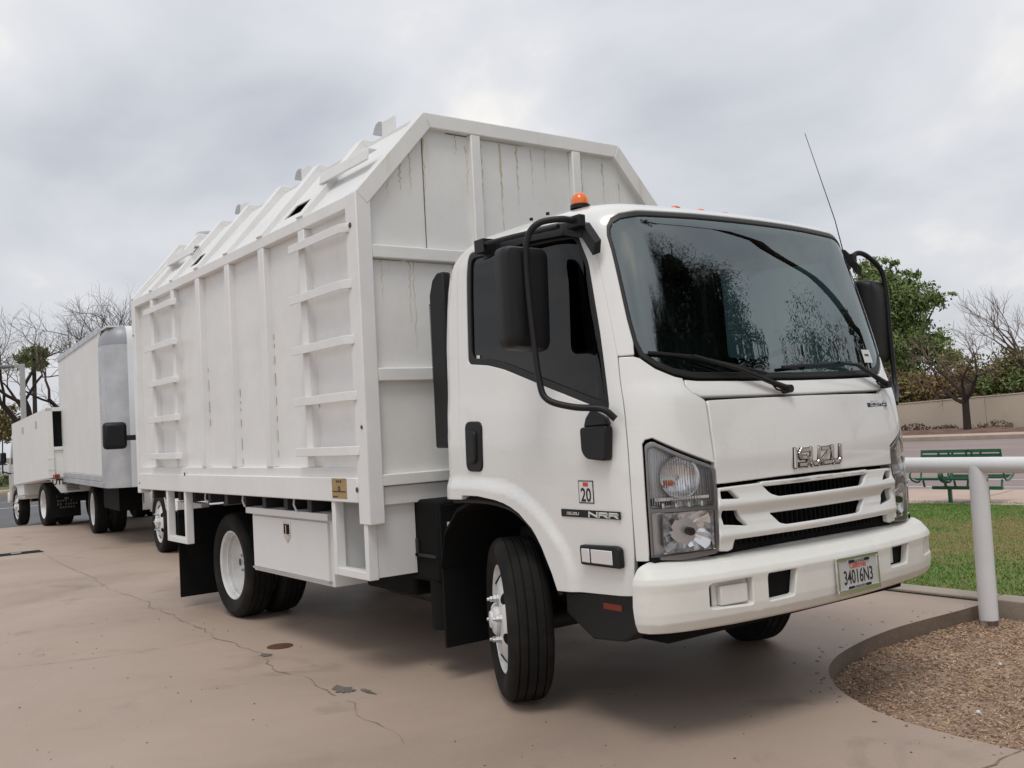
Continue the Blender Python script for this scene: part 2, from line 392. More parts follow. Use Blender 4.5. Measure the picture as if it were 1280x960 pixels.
for sg in (-1, 1):
    D = mir(inset(DOOR, .0045), sg); Wn = mir(WIN, sg)
    dr = panel('door', P, D, CABW, truck, holes=[Wn], thick=.04, res=(.022,.022), disp=flare, rim=.004)
    panel('window_seal', P, mir(rounded(inset(WIN0, .002), .03, 3), sg), SEAL, dr, holes=[mir(rounded(inset(WIN0, .032), .035, 3), sg)], thick=.03, off=-.004, res=(.08,.08), rim=.004)
    panel('side_window', P, mir(rounded(inset(WIN0, .024), .03, 3), sg), SIDEG, dr, thick=.004, off=-.016, res=(.1,.1), rim=.001)
    # door handle: recessed dark cup with grip
    hp = rounded([(2.262,1.15),(2.262,1.405),(2.112,1.40),(2.118,1.148)], .04, 4)
    hh = panel('door_handle', P, mir(hp, sg), BLACK, dr, thick=.02, off=.010, res=(.03,.05), rim=.008)
    panel('handle_grip', P, mir(rounded([(2.238,1.19),(2.238,1.36),(2.155,1.355),(2.158,1.188)], .03, 4), sg), BLACK, hh, thick=.02, off=.024, res=(.03,.05), rim=.010)
    # headlight
    HL = rounded([(.641,1.148),(.920,1.276),(.961,1.262),(.962,1.03),(.962,.778),(.80,.770),(.655,.782),(.647,.81),(.645,.97)], .016, 3)
    CP = [(1.047,.772),(1.050,1.233),(1.062,1.487),(1.058,1.641),(.958,1.640),(.922,1.631),(.845,1.583),(.755,1.546),(.715,1.536),(.718,1.50),(.70,1.472),(.661,1.447),(.645,1.438),(.648,1.30),(.645,1.20),(.642,1.158),(.918,1.284),(.955,1.278),(.970,1.262),(.970,1.03),(.970,.772)]
    panel('corner_panel', P, mir(inset(CP, .003), sg), CABW, truck, thick=.03, res=(.025,.05), rim=.005)
    hb = panel('headlight', P, mir(inset(HL, .003), sg), SILV, truck, thick=.10, off=-.055, res=(.03,.05), rim=.002)
    panel('lamp_border', P, mir(inset(HL, .002), sg), BORD, hb, holes=[mir(rounded([(.660,1.137),(.907,1.250),(.948,1.243),(.948,.992),(.660,.988)], .010), sg), mir(rounded([(.662,.970),(.948,.975),(.948,.790),(.664,.802)], .012), sg)], thick=.055, off=-.004, res=(.03,.05), rim=.004)
    panel('lens', P, mir(inset(HL, .004), sg), CLEARG, hb, thick=.003, off=.002, res=(.025,.04), rim=.001)
    fa = frame_at(P, sg*.80, 1.115, -.045)
    mb = MB(); # upper bowl + bulb
    mb.lathe([(.090,.036),(.086,.031),(.072,.013),(.045,.003),(.012,0)], fa, 28)
    for k in range(24):
        u_ = .672+k*.0115; zt = min(1.15+(u_-.668)*.45, 1.25)
        a, b = Vector(P(sg*u_, 1.005)), Vector(P(sg*u_, zt)); n = surf_normal(P, sg*u_, 1.1); n = n if n.x*1 > -.2 and n.dot(Vector((1,sg,0))) > 0 else -n
        mb.tube([a-n*.014, b-n*.014], .0017, 4)
    mb.build('upper_reflector', REFL, hb, smooth=True)
    mb = MB(); mb.lathe([(.0,.026),(.010,.024),(.014,.013),(.014,.0)], frame_at(P, sg*.84, 1.095, -.035), 14); mb.build('indicator_bulb', ORANGE, hb, smooth=True)
    mb = MB(); Fm = frame_at(P, sg*.79, 1.028, -.02)
    mb.box((-.125,-.008,-.02),(.125,.008,0), Fm)
    for k in range(4): mb.box((-.09+k*.06-.006,-.05,-.02),(-.09+k*.06+.006,-.015,0), Fm)
    mb.build('lamp_ledge', REFL, hb, bevel=.002)
    fb = frame_at(P, sg*.765, .888, -.05)
    mb = MB()  # faceted main beam bowl
    seg = 28; pr = [(.098,.045),(.094,.043),(.080,.018),(.056,.002),(.030,-.012),(.0,-.014)]
    vs = []; fs = []
    for i, (r_, h_) in enumerate(pr):
        for k in range(seg):
            a = 2*math.pi*k/seg; j = random.uniform(-.004,.004) if 0 < i < 5 else 0
            vs.append(fb@Vector((max(-.135,min(.105,r_*1.75*math.cos(a)-.012)), max(-.083,min(.083,r_*1.35*math.sin(a))), h_+j)))
    for i in range(len(pr)-1):
        for k in range(seg): fs.append((i*seg+k, i*seg+(k+1)%seg, (i+1)*seg+(k+1)%seg, (i+1)*seg+k))
    mb.add(vs, fs); mb.build('main_reflector', REFL, hb)
    mb = MB(); mb.lathe([(0,.03),(.012,.028),(.017,.018),(.017,-.01)], frame_at(P, sg*.76, .885, -.035), 14); mb.build('main_bulb', BLACK, hb, smooth=True)
# hood, cowl
HOOD = [(-.655,1.070),(-.30,1.078),(0,1.081),(.30,1.078),(.655,1.070),(.648,1.19),(.650,1.30),(.645,1.436),(.45,1.438),(0,1.440),(-.45,1.438),(-.645,1.436),(-.650,1.30),(-.648,1.19)]
def hooddisp(u, z):
    t = max(0, min(1, (z-1.10)/.10)); return .006*t*t*(3-2*t)
panel('hood', P, inset(HOOD, .004), CABW, truck, thick=.03, res=(.06,.03), rim=.006, disp=hooddisp)
COWL = [(-.700,1.468),(-.66,1.452),(0,1.446),(.66,1.452),(.700,1.468),(.718,1.50),(.712,1.534),(.65,1.526),(.35,1.519),(0,1.516),(-.35,1.519),(-.65,1.526),(-.712,1.534),(-.718,1.50)]
panel('cowl_panel', P, inset(COWL, .003), CABW, truck, thick=.03, off=-.004, res=(.06,.03))
# windscreen
panel('windscreen_seal', P, inset(WSP, .002), SEAL, truck, holes=[inset(WSP, .028)], thick=.03, off=-.003, res=(.06,.06), rim=.006)
wsg = panel('windscreen', P, inset(WSP, .022), WSG, truck, thick=.005, off=-.010, res=(.06,.04), rim=.001)
WT = [(a, b) for a, b in WS if b > 2.15]
TB_ = WT[1:] + [(-a, b) for a, b in WT[1:-1]][::-1] if WT[-1][0] == 0 else WT
TB_ = TB_ + [(-1.035,2.20),(-.9,2.225),(0,2.235),(.9,2.225),(1.035,2.20)]
panel('shade_band', P, inset(TB_, .026), glass('shade_band_tint', (.30,.62,.60), ior=1.02), wsg, thick=.001, off=-.018, res=(.06,.04), rim=.0005)
F0 = frame_at(P, .66, 1.630, -.004)
mb = MB(); mb.box((-.045,-.035,0),(.045,.035,.0012), F0); st_ = mb.build('windscreen_sticker', PRINTW, wsg)
mb = MB(); mb.box((-.025,.0,0),(.02,.012,.002), F0); mb.build('sticker_print', INTG, st_)
# wipers
for (a, b, c) in (((-.86,1.640),(-.50,1.585),(-.165,1.470)), ((-.08,1.575),(.40,1.592),(.70,1.478))):
    g = lambda q, o: Vector(P(q[0], q[1]))+Vector((1,0,0))*o
    mb = MB()
    m1 = tuple(x*.5 for x in (a[0]+b[0], a[1]+b[1]))
    if a[0] < -.5: blade = [(-.88,1.650),(-.66,1.628),(-.44,1.585),(-.25,1.545)]; arm = [(-.66,1.628),(-.42,1.565),(-.25,1.50),(-.165,1.470)]
    else: blade = [(-.13,1.572),(.05,1.580),(.25,1.588),(.44,1.594)]; arm = [(.30,1.592),(.47,1.580),(.60,1.525),(.70,1.478)]
    mb.tube([g(q, .012) for q in blade], .008, 6); wp = mb.build('wiper', BLACK, truck, smooth=True)
    mb = MB(); mb.tube([g(q, .028) for q in arm], [.008,.010,.013,.016], 8); mb.tube([g(arm[-1],.0), g(arm[-1],.045)], [.022,.018], 12); mb.build('wiper_arm', BLACK, wp, smooth=True)
    mb = MB(); q = arm[-1]; mb.tube([g(q,.02), g((q[0]-.04,q[1]-.012),.03), g((q[0]-.07,q[1]-.0),.02), g((q[0]-.075,q[1]+.02),.015)], .005, 6); mb.build('washer_hose', BLACK, wp, smooth=True)
# grille
GR = [(-.64,1.060),(0,1.072),(.64,1.060),(.652,.99),(.655,.80),(.645,.787),(.60,.783),(.575,.790),(.565,.828),(.30,.829),(0,.829),(-.30,.829),(-.565,.828),(-.575,.790),(-.60,.783),(-.645,.787),(-.655,.80),(-.652,.99)]
holes = [rounded([(-.395,1.055),(-.345,1.012),(-.30,.997),(.30,.997),(.345,1.012),(.395,1.055)][::-1], .012, 3), rounded([(-.352,.926),(-.30,.880),(-.26,.871),(.26,.871),(.30,.880),(.352,.926)][::-1], .012, 3)]
for sg in (-1, 1): holes += [mir(rounded([(.628,1.043),(.572,1.043),(.530,1.006),(.628,1.012)], .004, 2), sg), mir(rounded([(.626,.958),(.545,.953),(.492,.886),(.622,.900)], .004, 2), sg)]
def grdisp(u, z):   # two proud bars
    return .012*math.exp(-((z-.985)/.022)**2)+.012*math.exp(-((z-.855)/.022)**2)-.010*math.exp(-((z-.935)/.02)**2)
gr = panel('grille', P, inset(GR, .003), CABW, truck, holes=holes, thick=.028, off=.002, res=(.04,.012), rim=.007, disp=grdisp)
mb = MB()
for k in range(38):
    y = -.62+k*.0335; q = P(y, .95); mb.box((q[0]-.09,y-.004,.80),(q[0]-.055,y+.004,1.07))
mb.box((1.0,-.66,.79),(1.02,.66,1.07)); mb.build('grille_mesh', BLACKM, gr)
mb = MB(); mb.box((.72,-.86,.42),(.97,.86,.74)); mb.box((.72,-.60,.70),(.99,.60,.86)); mb.box((.95,-.66,.75),(1.06,.66,.83)); mb.box((.80,-.90,.68),(1.0,.90,.735)); mb.build('bumper_support', BLACKM, truck, bevel=.005)
# emblem letters (chrome strokes) and small badges
def strokes(name, word, table, f, u0, z0, h, wd, gap, m, parent, sw, depth, skew=.12):
    mb = MB(); x = 0; tot = len(word)*wd+(len(word)-1)*gap
    Fm = frame_at(f, u0, z0, .002)
    for ch in word:
        cw = wd*(.42 if ch == 'I' else 1)
        for st in table[ch]:
            pts = [Vector((x+p[0]*cw+(p[1]-.5)*h*skew-tot/2, (p[1]-.5)*h, 0)) for p in st]
            for a, b in zip(pts, pts[1:]):
                d = (b-a); 
                if d.length < 1e-6: continue
                d.normalize(); n = Vector((-d.y, d.x, 0))*sw/2; a2, b2 = a-d*sw*.42, b+d*sw*.42
                mb.hexa([Fm@q for q in (a2-n,b2-n,b2+n,a2+n)], [Fm@(q+Vector((0,0,depth))) for q in (a2-n*.75,b2-n*.75,b2+n*.75,a2+n*.75)])
        x += cw+gap
    return mb.build(name, m, parent)
TB = {'I':[[(.5,0),(.5,1)]],'S':[[(1,.95),(.15,.95),(0,.8),(0,.62),(.12,.53),(.88,.47),(1,.38),(1,.2),(.85,.05),(0,.05)]],'U':[[(0,1),(0,.22),(.15,.05),(.85,.05),(1,.22),(1,1)]],
      'Z':[[(0,.95),(.95,.95),(1,.8),(0,.2),(.05,.05),(1,.05)]],'N':[[(0,0),(0,1)],[(0,.95),(1,.05)],[(1,0),(1,1)]],'R':[[(0,0),(0,.95),(.85,.95),(1,.8),(1,.6),(.85,.48),(0,.48)],[(.5,.48),(1,0)]],
      'P':[[(0,0),(0,.95),(1,.95),(1,.48),(0,.48)]],'E':[[(1,.95),(0,.95),(0,.05),(1,.05)],[(0,.5),(.8,.5)]],'H':[[(0,0),(0,1)],[(1,0),(1,1)],[(0,.5),(1,.5)]],'C':[[(1,.95),(0,.95),(0,.05),(1,.05)]],'A':[[(0,0),(0,.95),(1,.95),(1,0)],[(0,.45),(1,.45)]],'-':[[(.1,.5),(.8,.5)]]}
em_ = strokes('emblem', 'ISUZU', TB, P, .0, 1.156, .072, .060, .020, CHROME, truck, .019, .010)
strokes('emblem_shade', 'ISUZU', TB, P, .0, 1.156, .073, .060, .020, STEEL, em_, .025, .004)  # dark backing strokes stand in for the shading around the chrome letters
eb = MB(); Fe = frame_at(P, .57, 1.382, .003); eb.box((-.105,-.016,-.001),(.105,.006,.003), Fe); ebb = eb.build('front_badge', BLACK, truck, bevel=.002)
text_mesh('badge_lettering', 'ECO-MAX', .045, frame_at(P, .57, 1.385, .006), CHROME, ebb, .002, .001, .95) if False else None
strokes('badge_lettering', 'ESHS', TB, P, .58, 1.384, .024, .030, .014, CHROME, ebb, .007, .005, .3)
def dplate(u, z, w_, h_, m, name, parent, off=.001, th=.003):
    mb = MB(); mb.box((-w_/2,-h_/2,0),(w_/2,h_/2,th), frame_at(P, u, z, off)); return mb.build(name, m, parent)
bdg = dplate(-1.315, .967, .39, .033, BLACK, 'model_badge', truck, .001, .004)
strokes('badge_lettering', 'ISUZU', TB, P, -1.425, .966, .011, .014, .005, PRINTW, bdg, .0028, .005, .2)
strokes('badge_lettering', 'NRR', TB, P, -1.225, .966, .019, .052, .014, PRINTW, bdg, .0075, .006, .1)
lg = dplate(-1.333, 1.063, .100, .100, PRINTK, 'number_decal', truck, .001, .001)
dplate(-1.333, 1.063, .090, .090, PRINTW, 'decal_ground', lg, .0022, .0006)
dplate(-1.333, 1.096, .034, .018, PRINTR, 'decal_mark', lg, .003, .0006)
text_mesh('decal_number', '20', .083, frame_at(P, -1.333, 1.047, .0032), PRINTK, lg, .0005, .0015, .85)
dplate(-2.155, 1.725, .028, .028, PRINTW, 'window_sticker', truck, -.012, .001)
# side marker lamp on the door
for sg in (-1, 1):
    mb = MB(); Fm = frame_at(P, sg*1.245, .790, .0)
    pts = rounded([(-.128,-.043),(.128,-.043),(.128,.040),(.10,.050),(-.128,.043)], .012, 3)
    mb.prism([Fm@Vector((a*(-sg) if sg > 0 else a, b, 0)) for a, b in pts], Fm.to_3x3()@Vector((0,0,.030))); sm = mb.build('side_lamp', BLACK, truck, smooth=False, bevel=.006)
    mb = MB(); sx_ = 1 if sg < 0 else -1
    mb.box((-.112*sx_,-.030,.029),(-.060*sx_,.030,.035), Fm); mb.box((-.050*sx_,-.030,.029),(.085*sx_,.030,.035), Fm); mb.build('lamp_lens', SILV, sm, bevel=.003)
# ---- bumper
BP = [(.47,.47,.09),(.50,.495,.03),(.53,.53,.005),(.57,.57,0),(.655,.655,0),(.69,.69,-.004),(.71,.71,.004),(.76,.75,.05),(.80,.768,.10),(.86,.775,.19)]
def B(u, t):
    s = -1 if u < 0 else 1; u = abs(u); t = min(max(t, .47), .86)
    for a, b in zip(BP, BP[1:]):
        if t <= b[0]: break
    k = (t-a[0])/(b[0]-a[0]); z = a[1]+k*(b[1]-a[1]); ins = a[2]+k*(b[2]-a[2])
    XF = 1.205-ins; W = 1.05-ins*.5; yc = .70; xs = .98; ue = 2-xs; KB_ = .10
    if u <= yc: x, y = XF-KB_*u*u, u
    elif u < ue:
        q = (u-yc)/(ue-yc); x0, y0 = XF-KB_*yc*yc, yc; x1, y1 = x0-2*KB_*yc*(W-yc), W
        x = (1-q)**2*x0+2*q*(1-q)*x1+q*q*xs; y = (1-q)**2*y0+2*q*(1-q)*y1+q*q*W
    else: x, y = 2-u, W
    return (x, s*y, z)
BPOLY = [(-1.025,.50),(-.6,.475),(0,.475),(.6,.475),(1.025,.50),(1.035,.60),(1.025,.78),(.95,.84),(.62,.86),(0,.86),(-.62,.86),(-.95,.84),(-1.025,.78),(-1.035,.60)]
bh = []
for sg in (-1, 1):
    bh += [mir(rounded([(.455,.680),(.275,.680),(.298,.566),(.455,.562)], .012, 3), sg) if sg < 0 else mir(rounded([(.645,.685),(.46,.685),(.45,.59),(.62,.59)], .012, 3), sg)]
    bh += [mir(rounded([(.735,.674),(.545,.676),(.545,.562),(.735,.570)], .014, 3), sg) if sg < 0 else mir(rounded([(.93,.682),(.77,.684),(.76,.60),(.92,.60)], .014, 3), sg)]
bum = panel('front_bumper', B, BPOLY, BUMPW, truck, holes=bh, thick=.035, res=(.05,.012), rim=.007)
for (u_, z_) in ((-.64,.618),(.845,.640)):
    mb = MB(); mb.box((-.10,-.06,-.01),(.10,.06,0), frame_at(B, u_, z_, -.040)); rc = mb.build('lamp_recess', BUMPW, bum, bevel=.004)
    mb = MB(); mb.box((-.075,-.042,-.028),(.075,.038,0), frame_at(B, u_, z_, -.012)); mb.build('fog_lamp_blank', BUMPW, rc, bevel=.006)
for (u_, z_) in ((-.385,.62),(.565,.64)): mb = MB(); mb.box((-.10,-.065,-.05),(.10,.065,0), frame_at(B, u_, z_, -.042)); mb.build('tow_opening', BLACKM, bum)
mb = MB(); mb.box((-.022,-.042,0),(.022,.042,.004), frame_at(B, .53, .64, -.045)); mb.build('bumper_label', PRINTW, bum)
# licence plate
pl = Matrix.Translation((1.222,.130,.607)) @ Matrix.Rotation(R(90),4,'Z') @ Matrix.Rotation(R(88),4,'X')
mb = MB(); mb.box((-.153,-.075,-.004),(.153,.075,0), pl); lp = mb.build('licence_plate', mat('plate_white', (.50,.50,.49), .4), truck)
mb = MB()
for q in (((-.162,.068,-.006),(.162,.084,.005)),((-.162,-.084,-.006),(.162,-.060,.005)),((-.162,-.0605,-.006),(-.146,.0685,.005)),((.146,-.0605,-.006),(.162,.0685,.005)),((-.075,.052,-.003),(.09,.069,.0045)),((-.09,-.061,-.003),(.09,-.048,.0045))): mb.box(*q, pl)
mb.build('plate_frame', CHROME, lp, bevel=.002)
T = lambda x, y, z=0: pl @ Matrix.Translation((x, y, z))
text_mesh('plate_number', '34016N3', .088, T(0,-.012,.0006), PRINTK, lp, .0008, .0006, .68)
text_mesh('plate_state', 'California', .034, T(0,.040,.0008), PRINTR, lp, .0008, .0002, .95)
mb = MB(); mb.box((-.072,.054,.0045),(.087,.067,.0050), pl); mb.build('frame_band', BLACK, lp); mb = MB(); mb.box((-.087,-.0605,.0045),(.087,-.0485,.0050), pl); mb.build('frame_band', BLACK, lp)
text_mesh('frame_text', 'FRESNO', .017, T(.008,.0605,.0054), ALU, lp, .0004, .0003, 1.2)
text_mesh('frame_text', 'REYNOLDS', .015, T(0,-.0545,.0054), ALU, lp, .0004, .0003, 1.2)
# ---- below the cab: side skirt, step, wheel house
for sg in (-1, 1):
    mb = MB(); y = sg*.955
    mb.prism([(.93,y,.63),(.42,y,.60),(.42,y,.50),(.60,y,.405),(.80,y,.42),(.93,y,.49)], (0,-sg*.22,0)); sk = mb.build('cab_step', BLACK, truck, bevel=.008)
    mb = MB(); mb.box((.68,y+sg*.004,.548),(.80,y-sg*.01,.577)); mb.build('step_marker', AMBD, sk, bevel=.004)
    mb = MB(); mb.box((.80,sg*.93,.50),(1.0,sg*.86,.72)); mb.box((.93,sg*.94,.77),(1.0,sg*.80,.79)); mb.build('bumper_bracket', BLACKM, truck)
    # wheel house liner
    mb = MB(); prf = [(-.60,.62),(-.55,.80),(-.42,.93),(-.22,1.0),(-.02,1.0),(.16,.95),(.30,.84),(.40,.68),(.43,.60)]
    for a, b in zip(prf, prf[1:]): mb.hexa([(a[0],sg*.985,a[1]),(b[0],sg*.985,b[1]),(b[0],sg*.985,b[1]+.02),(a[0],sg*.985,a[1]+.02)], [(a[0],sg*.45,a[1]),(b[0],sg*.45,b[1]),(b[0],sg*.45,b[1]+.02),(a[0],sg*.45,a[1]+.02)])
    mb.build('wheel_house', BLACKM, truck)
    mb = MB(); mb.box((-.62,sg*.97,.19),(-.605,sg*.56,.96)); mb.build('front_mudflap', BLACKM, truck)
    mb = MB(); rr = [(-.43,1.005),(-.16,1.008),(0,.995),(.12,.965),(.228,.905),(.30,.84),(.362,.742),(.43,.60)]
    mb.tube(bez([(a,sg*.985,b-.012) for a, b in rr], 3), .014, 6); mb.build('arch_trim', BLACK, truck, smooth=True)
# ---- cab interior
mb = MB(); mb.box((-.40,-.90,1.0),(1.0,.90,1.03)); mb.box((-.42,-.90,1.0),(-.39,.90,2.15)); mb.box((-.36,-.86,2.08),(-.34,.86,2.285)); mb.build('cab_floor', INT, truck)
mb = MB(); mb.prism([(.90,-.80,1.20),(.70,-.80,1.20),(.62,-.80,1.42),(.68,-.80,1.50),(.88,-.80,1.49),(.92,-.80,1.40)], (0,1.60,0)); mb.box((.86,-.60,1.40),(1.03,.60,1.47)); mb.build('dashboard', INT, truck, bevel=.02)
for y, wd in ((-.58,.44),(-.10,.36),(.52,.46)):
    mb = MB(); mb.box((-.10,y-wd/2,1.15),(.38,y+wd/2,1.33)); st = mb.build('seat', INTG, truck, bevel=.04)
    mb = MB(); mb.box((-.22,y-wd/2,1.30),(-.08,y+wd/2,1.88)); mb.box((-.21,y-.12,1.90),(-.12,y+.12,2.06)); mb.build('backrest', INTG, st, bevel=.04)
mb = MB(); M_ = Matrix.Translation((.50,.50,1.56)) @ Matrix.Rotation(R(-40),4,'Y')
mb.tube([M_@Vector((.22*math.cos(a),.22*math.sin(a),0)) for a in [2*math.pi*k/32 for k in range(33)]], .014, 8, caps=False); mb.box((-.2,-.02,-.02),(.2,.02,-.005), M_); mb.tube([(.50,.50,1.55),(.68,.50,1.38)], .03, 10); mb.build('steering_wheel', INT, truck, smooth=True)
mb = MB(); mb.box((-.38,-.80,2.28),(.72,.80,2.30)); mb.build('headliner', INTG, truck)
# ---- visor, rain guard, mirrors, lamps, aerial
for sg in (-1, 1):
    pts = [(-.02,2.275),(.10,2.30),(.35,2.302),(.60,2.285),(.72,2.25),(.79,2.16)]
    mb = MB()
    for a, b in zip(pts, pts[1:]):
        ya = abs(P(2-a[0], a[1]-.03)[1])+.002; yb = abs(P(2-b[0], b[1]-.03)[1])+.002
        mb.hexa([(a[0],sg*ya,a[1]),(b[0],sg*yb,b[1]),(b[0]-.01,sg*yb,b[1]-.055),(a[0]-.005,sg*ya,a[1]-.055)], [(a[0],sg*(ya+.035),a[1]-.016),(b[0],sg*(yb+.035),b[1]-.016),(b[0]-.01,sg*(yb+.045),b[1]-.07),(a[0]-.005,sg*(ya+.045),a[1]-.07)])
    rg = mb.build('rain_guard', BLACK, truck, smooth=True)
    mb = MB(); mb.tube([(0.0,sg*1.035,2.275),(.30,sg*1.045,2.262),(.62,sg*1.04,2.245)], .012, 8); mb.box((-.03,sg*.98,2.235),(.05,sg*1.05,2.30)); mb.build('guard_rail', BLACK, rg, smooth=True)
# near mirror
def tube_part(name, pts, r, parent, n=6, m=BLACK): mb = MB(); mb.tube(bez(pts, n), r, 10); return mb.build(name, m, parent, smooth=True)
for sg in (-1, 1):
    mm = empty('wing_mirror'); mm.parent = truck
    if sg < 0: arm = [(.70,-1.0,2.255),(.68,-1.08,2.262),(.62,-1.16,2.245),(.585,-1.195,2.17),(.58,-1.20,2.0),(.60,-1.20,1.75),(.625,-1.20,1.56),(.66,-1.19,1.475),(.76,-1.13,1.435),(.86,-1.06,1.42),(.90,-1.02,1.375)]
    else: arm = [(.72,.97,2.20),(.735,1.04,2.235),(.74,1.13,2.215),(.75,1.23,2.14),(.755,1.255,2.0),(.76,1.255,1.75),(.77,1.25,1.52),(.82,1.18,1.44),(.90,1.04,1.38)]
    tube_part('mirror_arm', arm, .0145, mm)
    if sg < 0:
        cx_, cy_, z0_, z1_, rz_ = .50, -1.165, 1.690, 2.165, R(-6)
    else: cx_, cy_, z0_, z1_, rz_ = .70, 1.175, 1.60, 2.09, R(8)
    M_ = Matrix.Translation((cx_, cy_, 0)) @ Matrix.Rotation(rz_, 4, 'Z')
    pts = rounded([(-.118,z0_+.02),(.105,z0_),(.118,z1_-.005),(-.118,z1_)], .045, 5)
    mb = MB(); n = len(pts); ring = []
    for (s_, x_) in ((1,-.035),(1.0,.0),(.985,.028),(.90,.052),(.6,.066)):
        zc = (z0_+z1_)/2; ring.append([M_@Vector((x_, a*s_, zc+(b-zc)*(1-(1-s_)*.5))) for a, b in pts])
    vs = [v for rg_ in ring for v in rg_]; fs = [tuple(range(n))[::-1], tuple(4*n+i for i in range(n))]
    for k in range(4): fs += [(k*n+i, k*n+(i+1)%n, (k+1)*n+(i+1)%n, (k+1)*n+i) for i in range(n)]
    mb.add(vs, fs); mb.build('mirror_housing', BLACK, mm, smooth=True)
    mb = MB(); zc = (z0_+z1_)/2; mb.prism([M_@Vector((-.0355, a*.92, zc+(b-zc)*.95)) for a, b in pts], M_.to_3x3()@Vector((-.002,0,0))); mb.build('mirror_glass', CHROME, mm)
    mb = MB(); Fm = frame_at(P, sg*1.225, 1.30, -.002); k_ = 1 if sg < 0 else -1; mb.prism([Fm@Vector((a*k_, b, .0)) for a, b in rounded([(-.085,.045),(-.080,-.06),(-.05,-.092),(.075,-.102),(.088,.05)],.02,4)], Fm.to_3x3()@Vector((0,0,.045))); mb.prism([Fm@Vector((a*k_, b, .005)) for a, b in ((-.07,.045),(-.055,.085),(-.02,.12),(.07,.085),(.088,.05))], Fm.to_3x3()@Vector((0,0,.03))); mb.build('mirror_bracket', BLACK, mm, bevel=.008)
    mb = MB(); q = arm[0]; mb.box((q[0]-.05,q[1]-.02,q[2]-.03),(q[0]+.04,q[1]+.02,q[2]+.025)); mb.build('mirror_mount', BLACK, mm, bevel=.006)
ant = MB(); ant.tube([(.665,1.02,2.20),(.60,1.04,2.45),(.43,1.05,3.005)], [.0035,.0028,.0018], 6); ant.tube([(.665,1.02,2.16),(.66,1.02,2.23)], .009, 8); ant.box((.64,.95,2.15),(.69,1.03,2.18)); ant.build('aerial', BLACK, truck, smooth=True)
def roof_lamp(x, y, z, r, h, m=ORANGE):
    mb = MB(); mb.lathe([(r*1.12,-.01),(r*1.12,.008),(r*1.0,.012)], Matrix.Translation((x,y,z)), 20); b = mb.build('roof_lamp', BLACK, truck, smooth=True)
    mb = MB(); mb.lathe([(r,.008),(r*.98,h*.45),(r*.8,h*.8),(r*.4,h),(0,h*1.02)], Matrix.Translation((x,y,z)), 20); mb.build('lamp_dome', m, b, smooth=True)
roof_lamp(.50,-.80,2.380,.042,.066)
for y in (-.27,-.09,.09): roof_lamp(.60,y,2.388,.028,.024)
mb = MB()
for x, y in ((.2,-.86),(.33,-.86)): mb.lathe([(.009,0),(.009,.012),(0,.014)], Matrix.Translation((x,y,2.373)), 8)
mb.build('roof_bolt', BLACK, truck)
# snorkel behind the cab
mb = MB(); pts = [(-.70,-.93,1.27),(-.71,-.93,1.6),(-.70,-.93,2.0),(-.68,-.92,2.14)]
mb.prism([(-.685,-.93,1.27),(-.53,-.93,1.27),(-.53,-.93,2.235),(-.59,-.93,2.235),(-.64,-.93,2.20),(-.675,-.93,2.12)], (0,.06,0)); sn = mb.build('snorkel', BLACK, truck, bevel=.012)
mb = MB()
for k in range(26): mb.box((-.694,-.92,1.64+k*.017),(-.675,-.86,1.650+k*.017))
mb.build('snorkel_ribs', BLACK, sn)
mb = MB(); mb.box((-.455,-.90,1.0),(-.40,.90,2.2)); mb.build('cab_back', CABW, truck, bevel=.01)

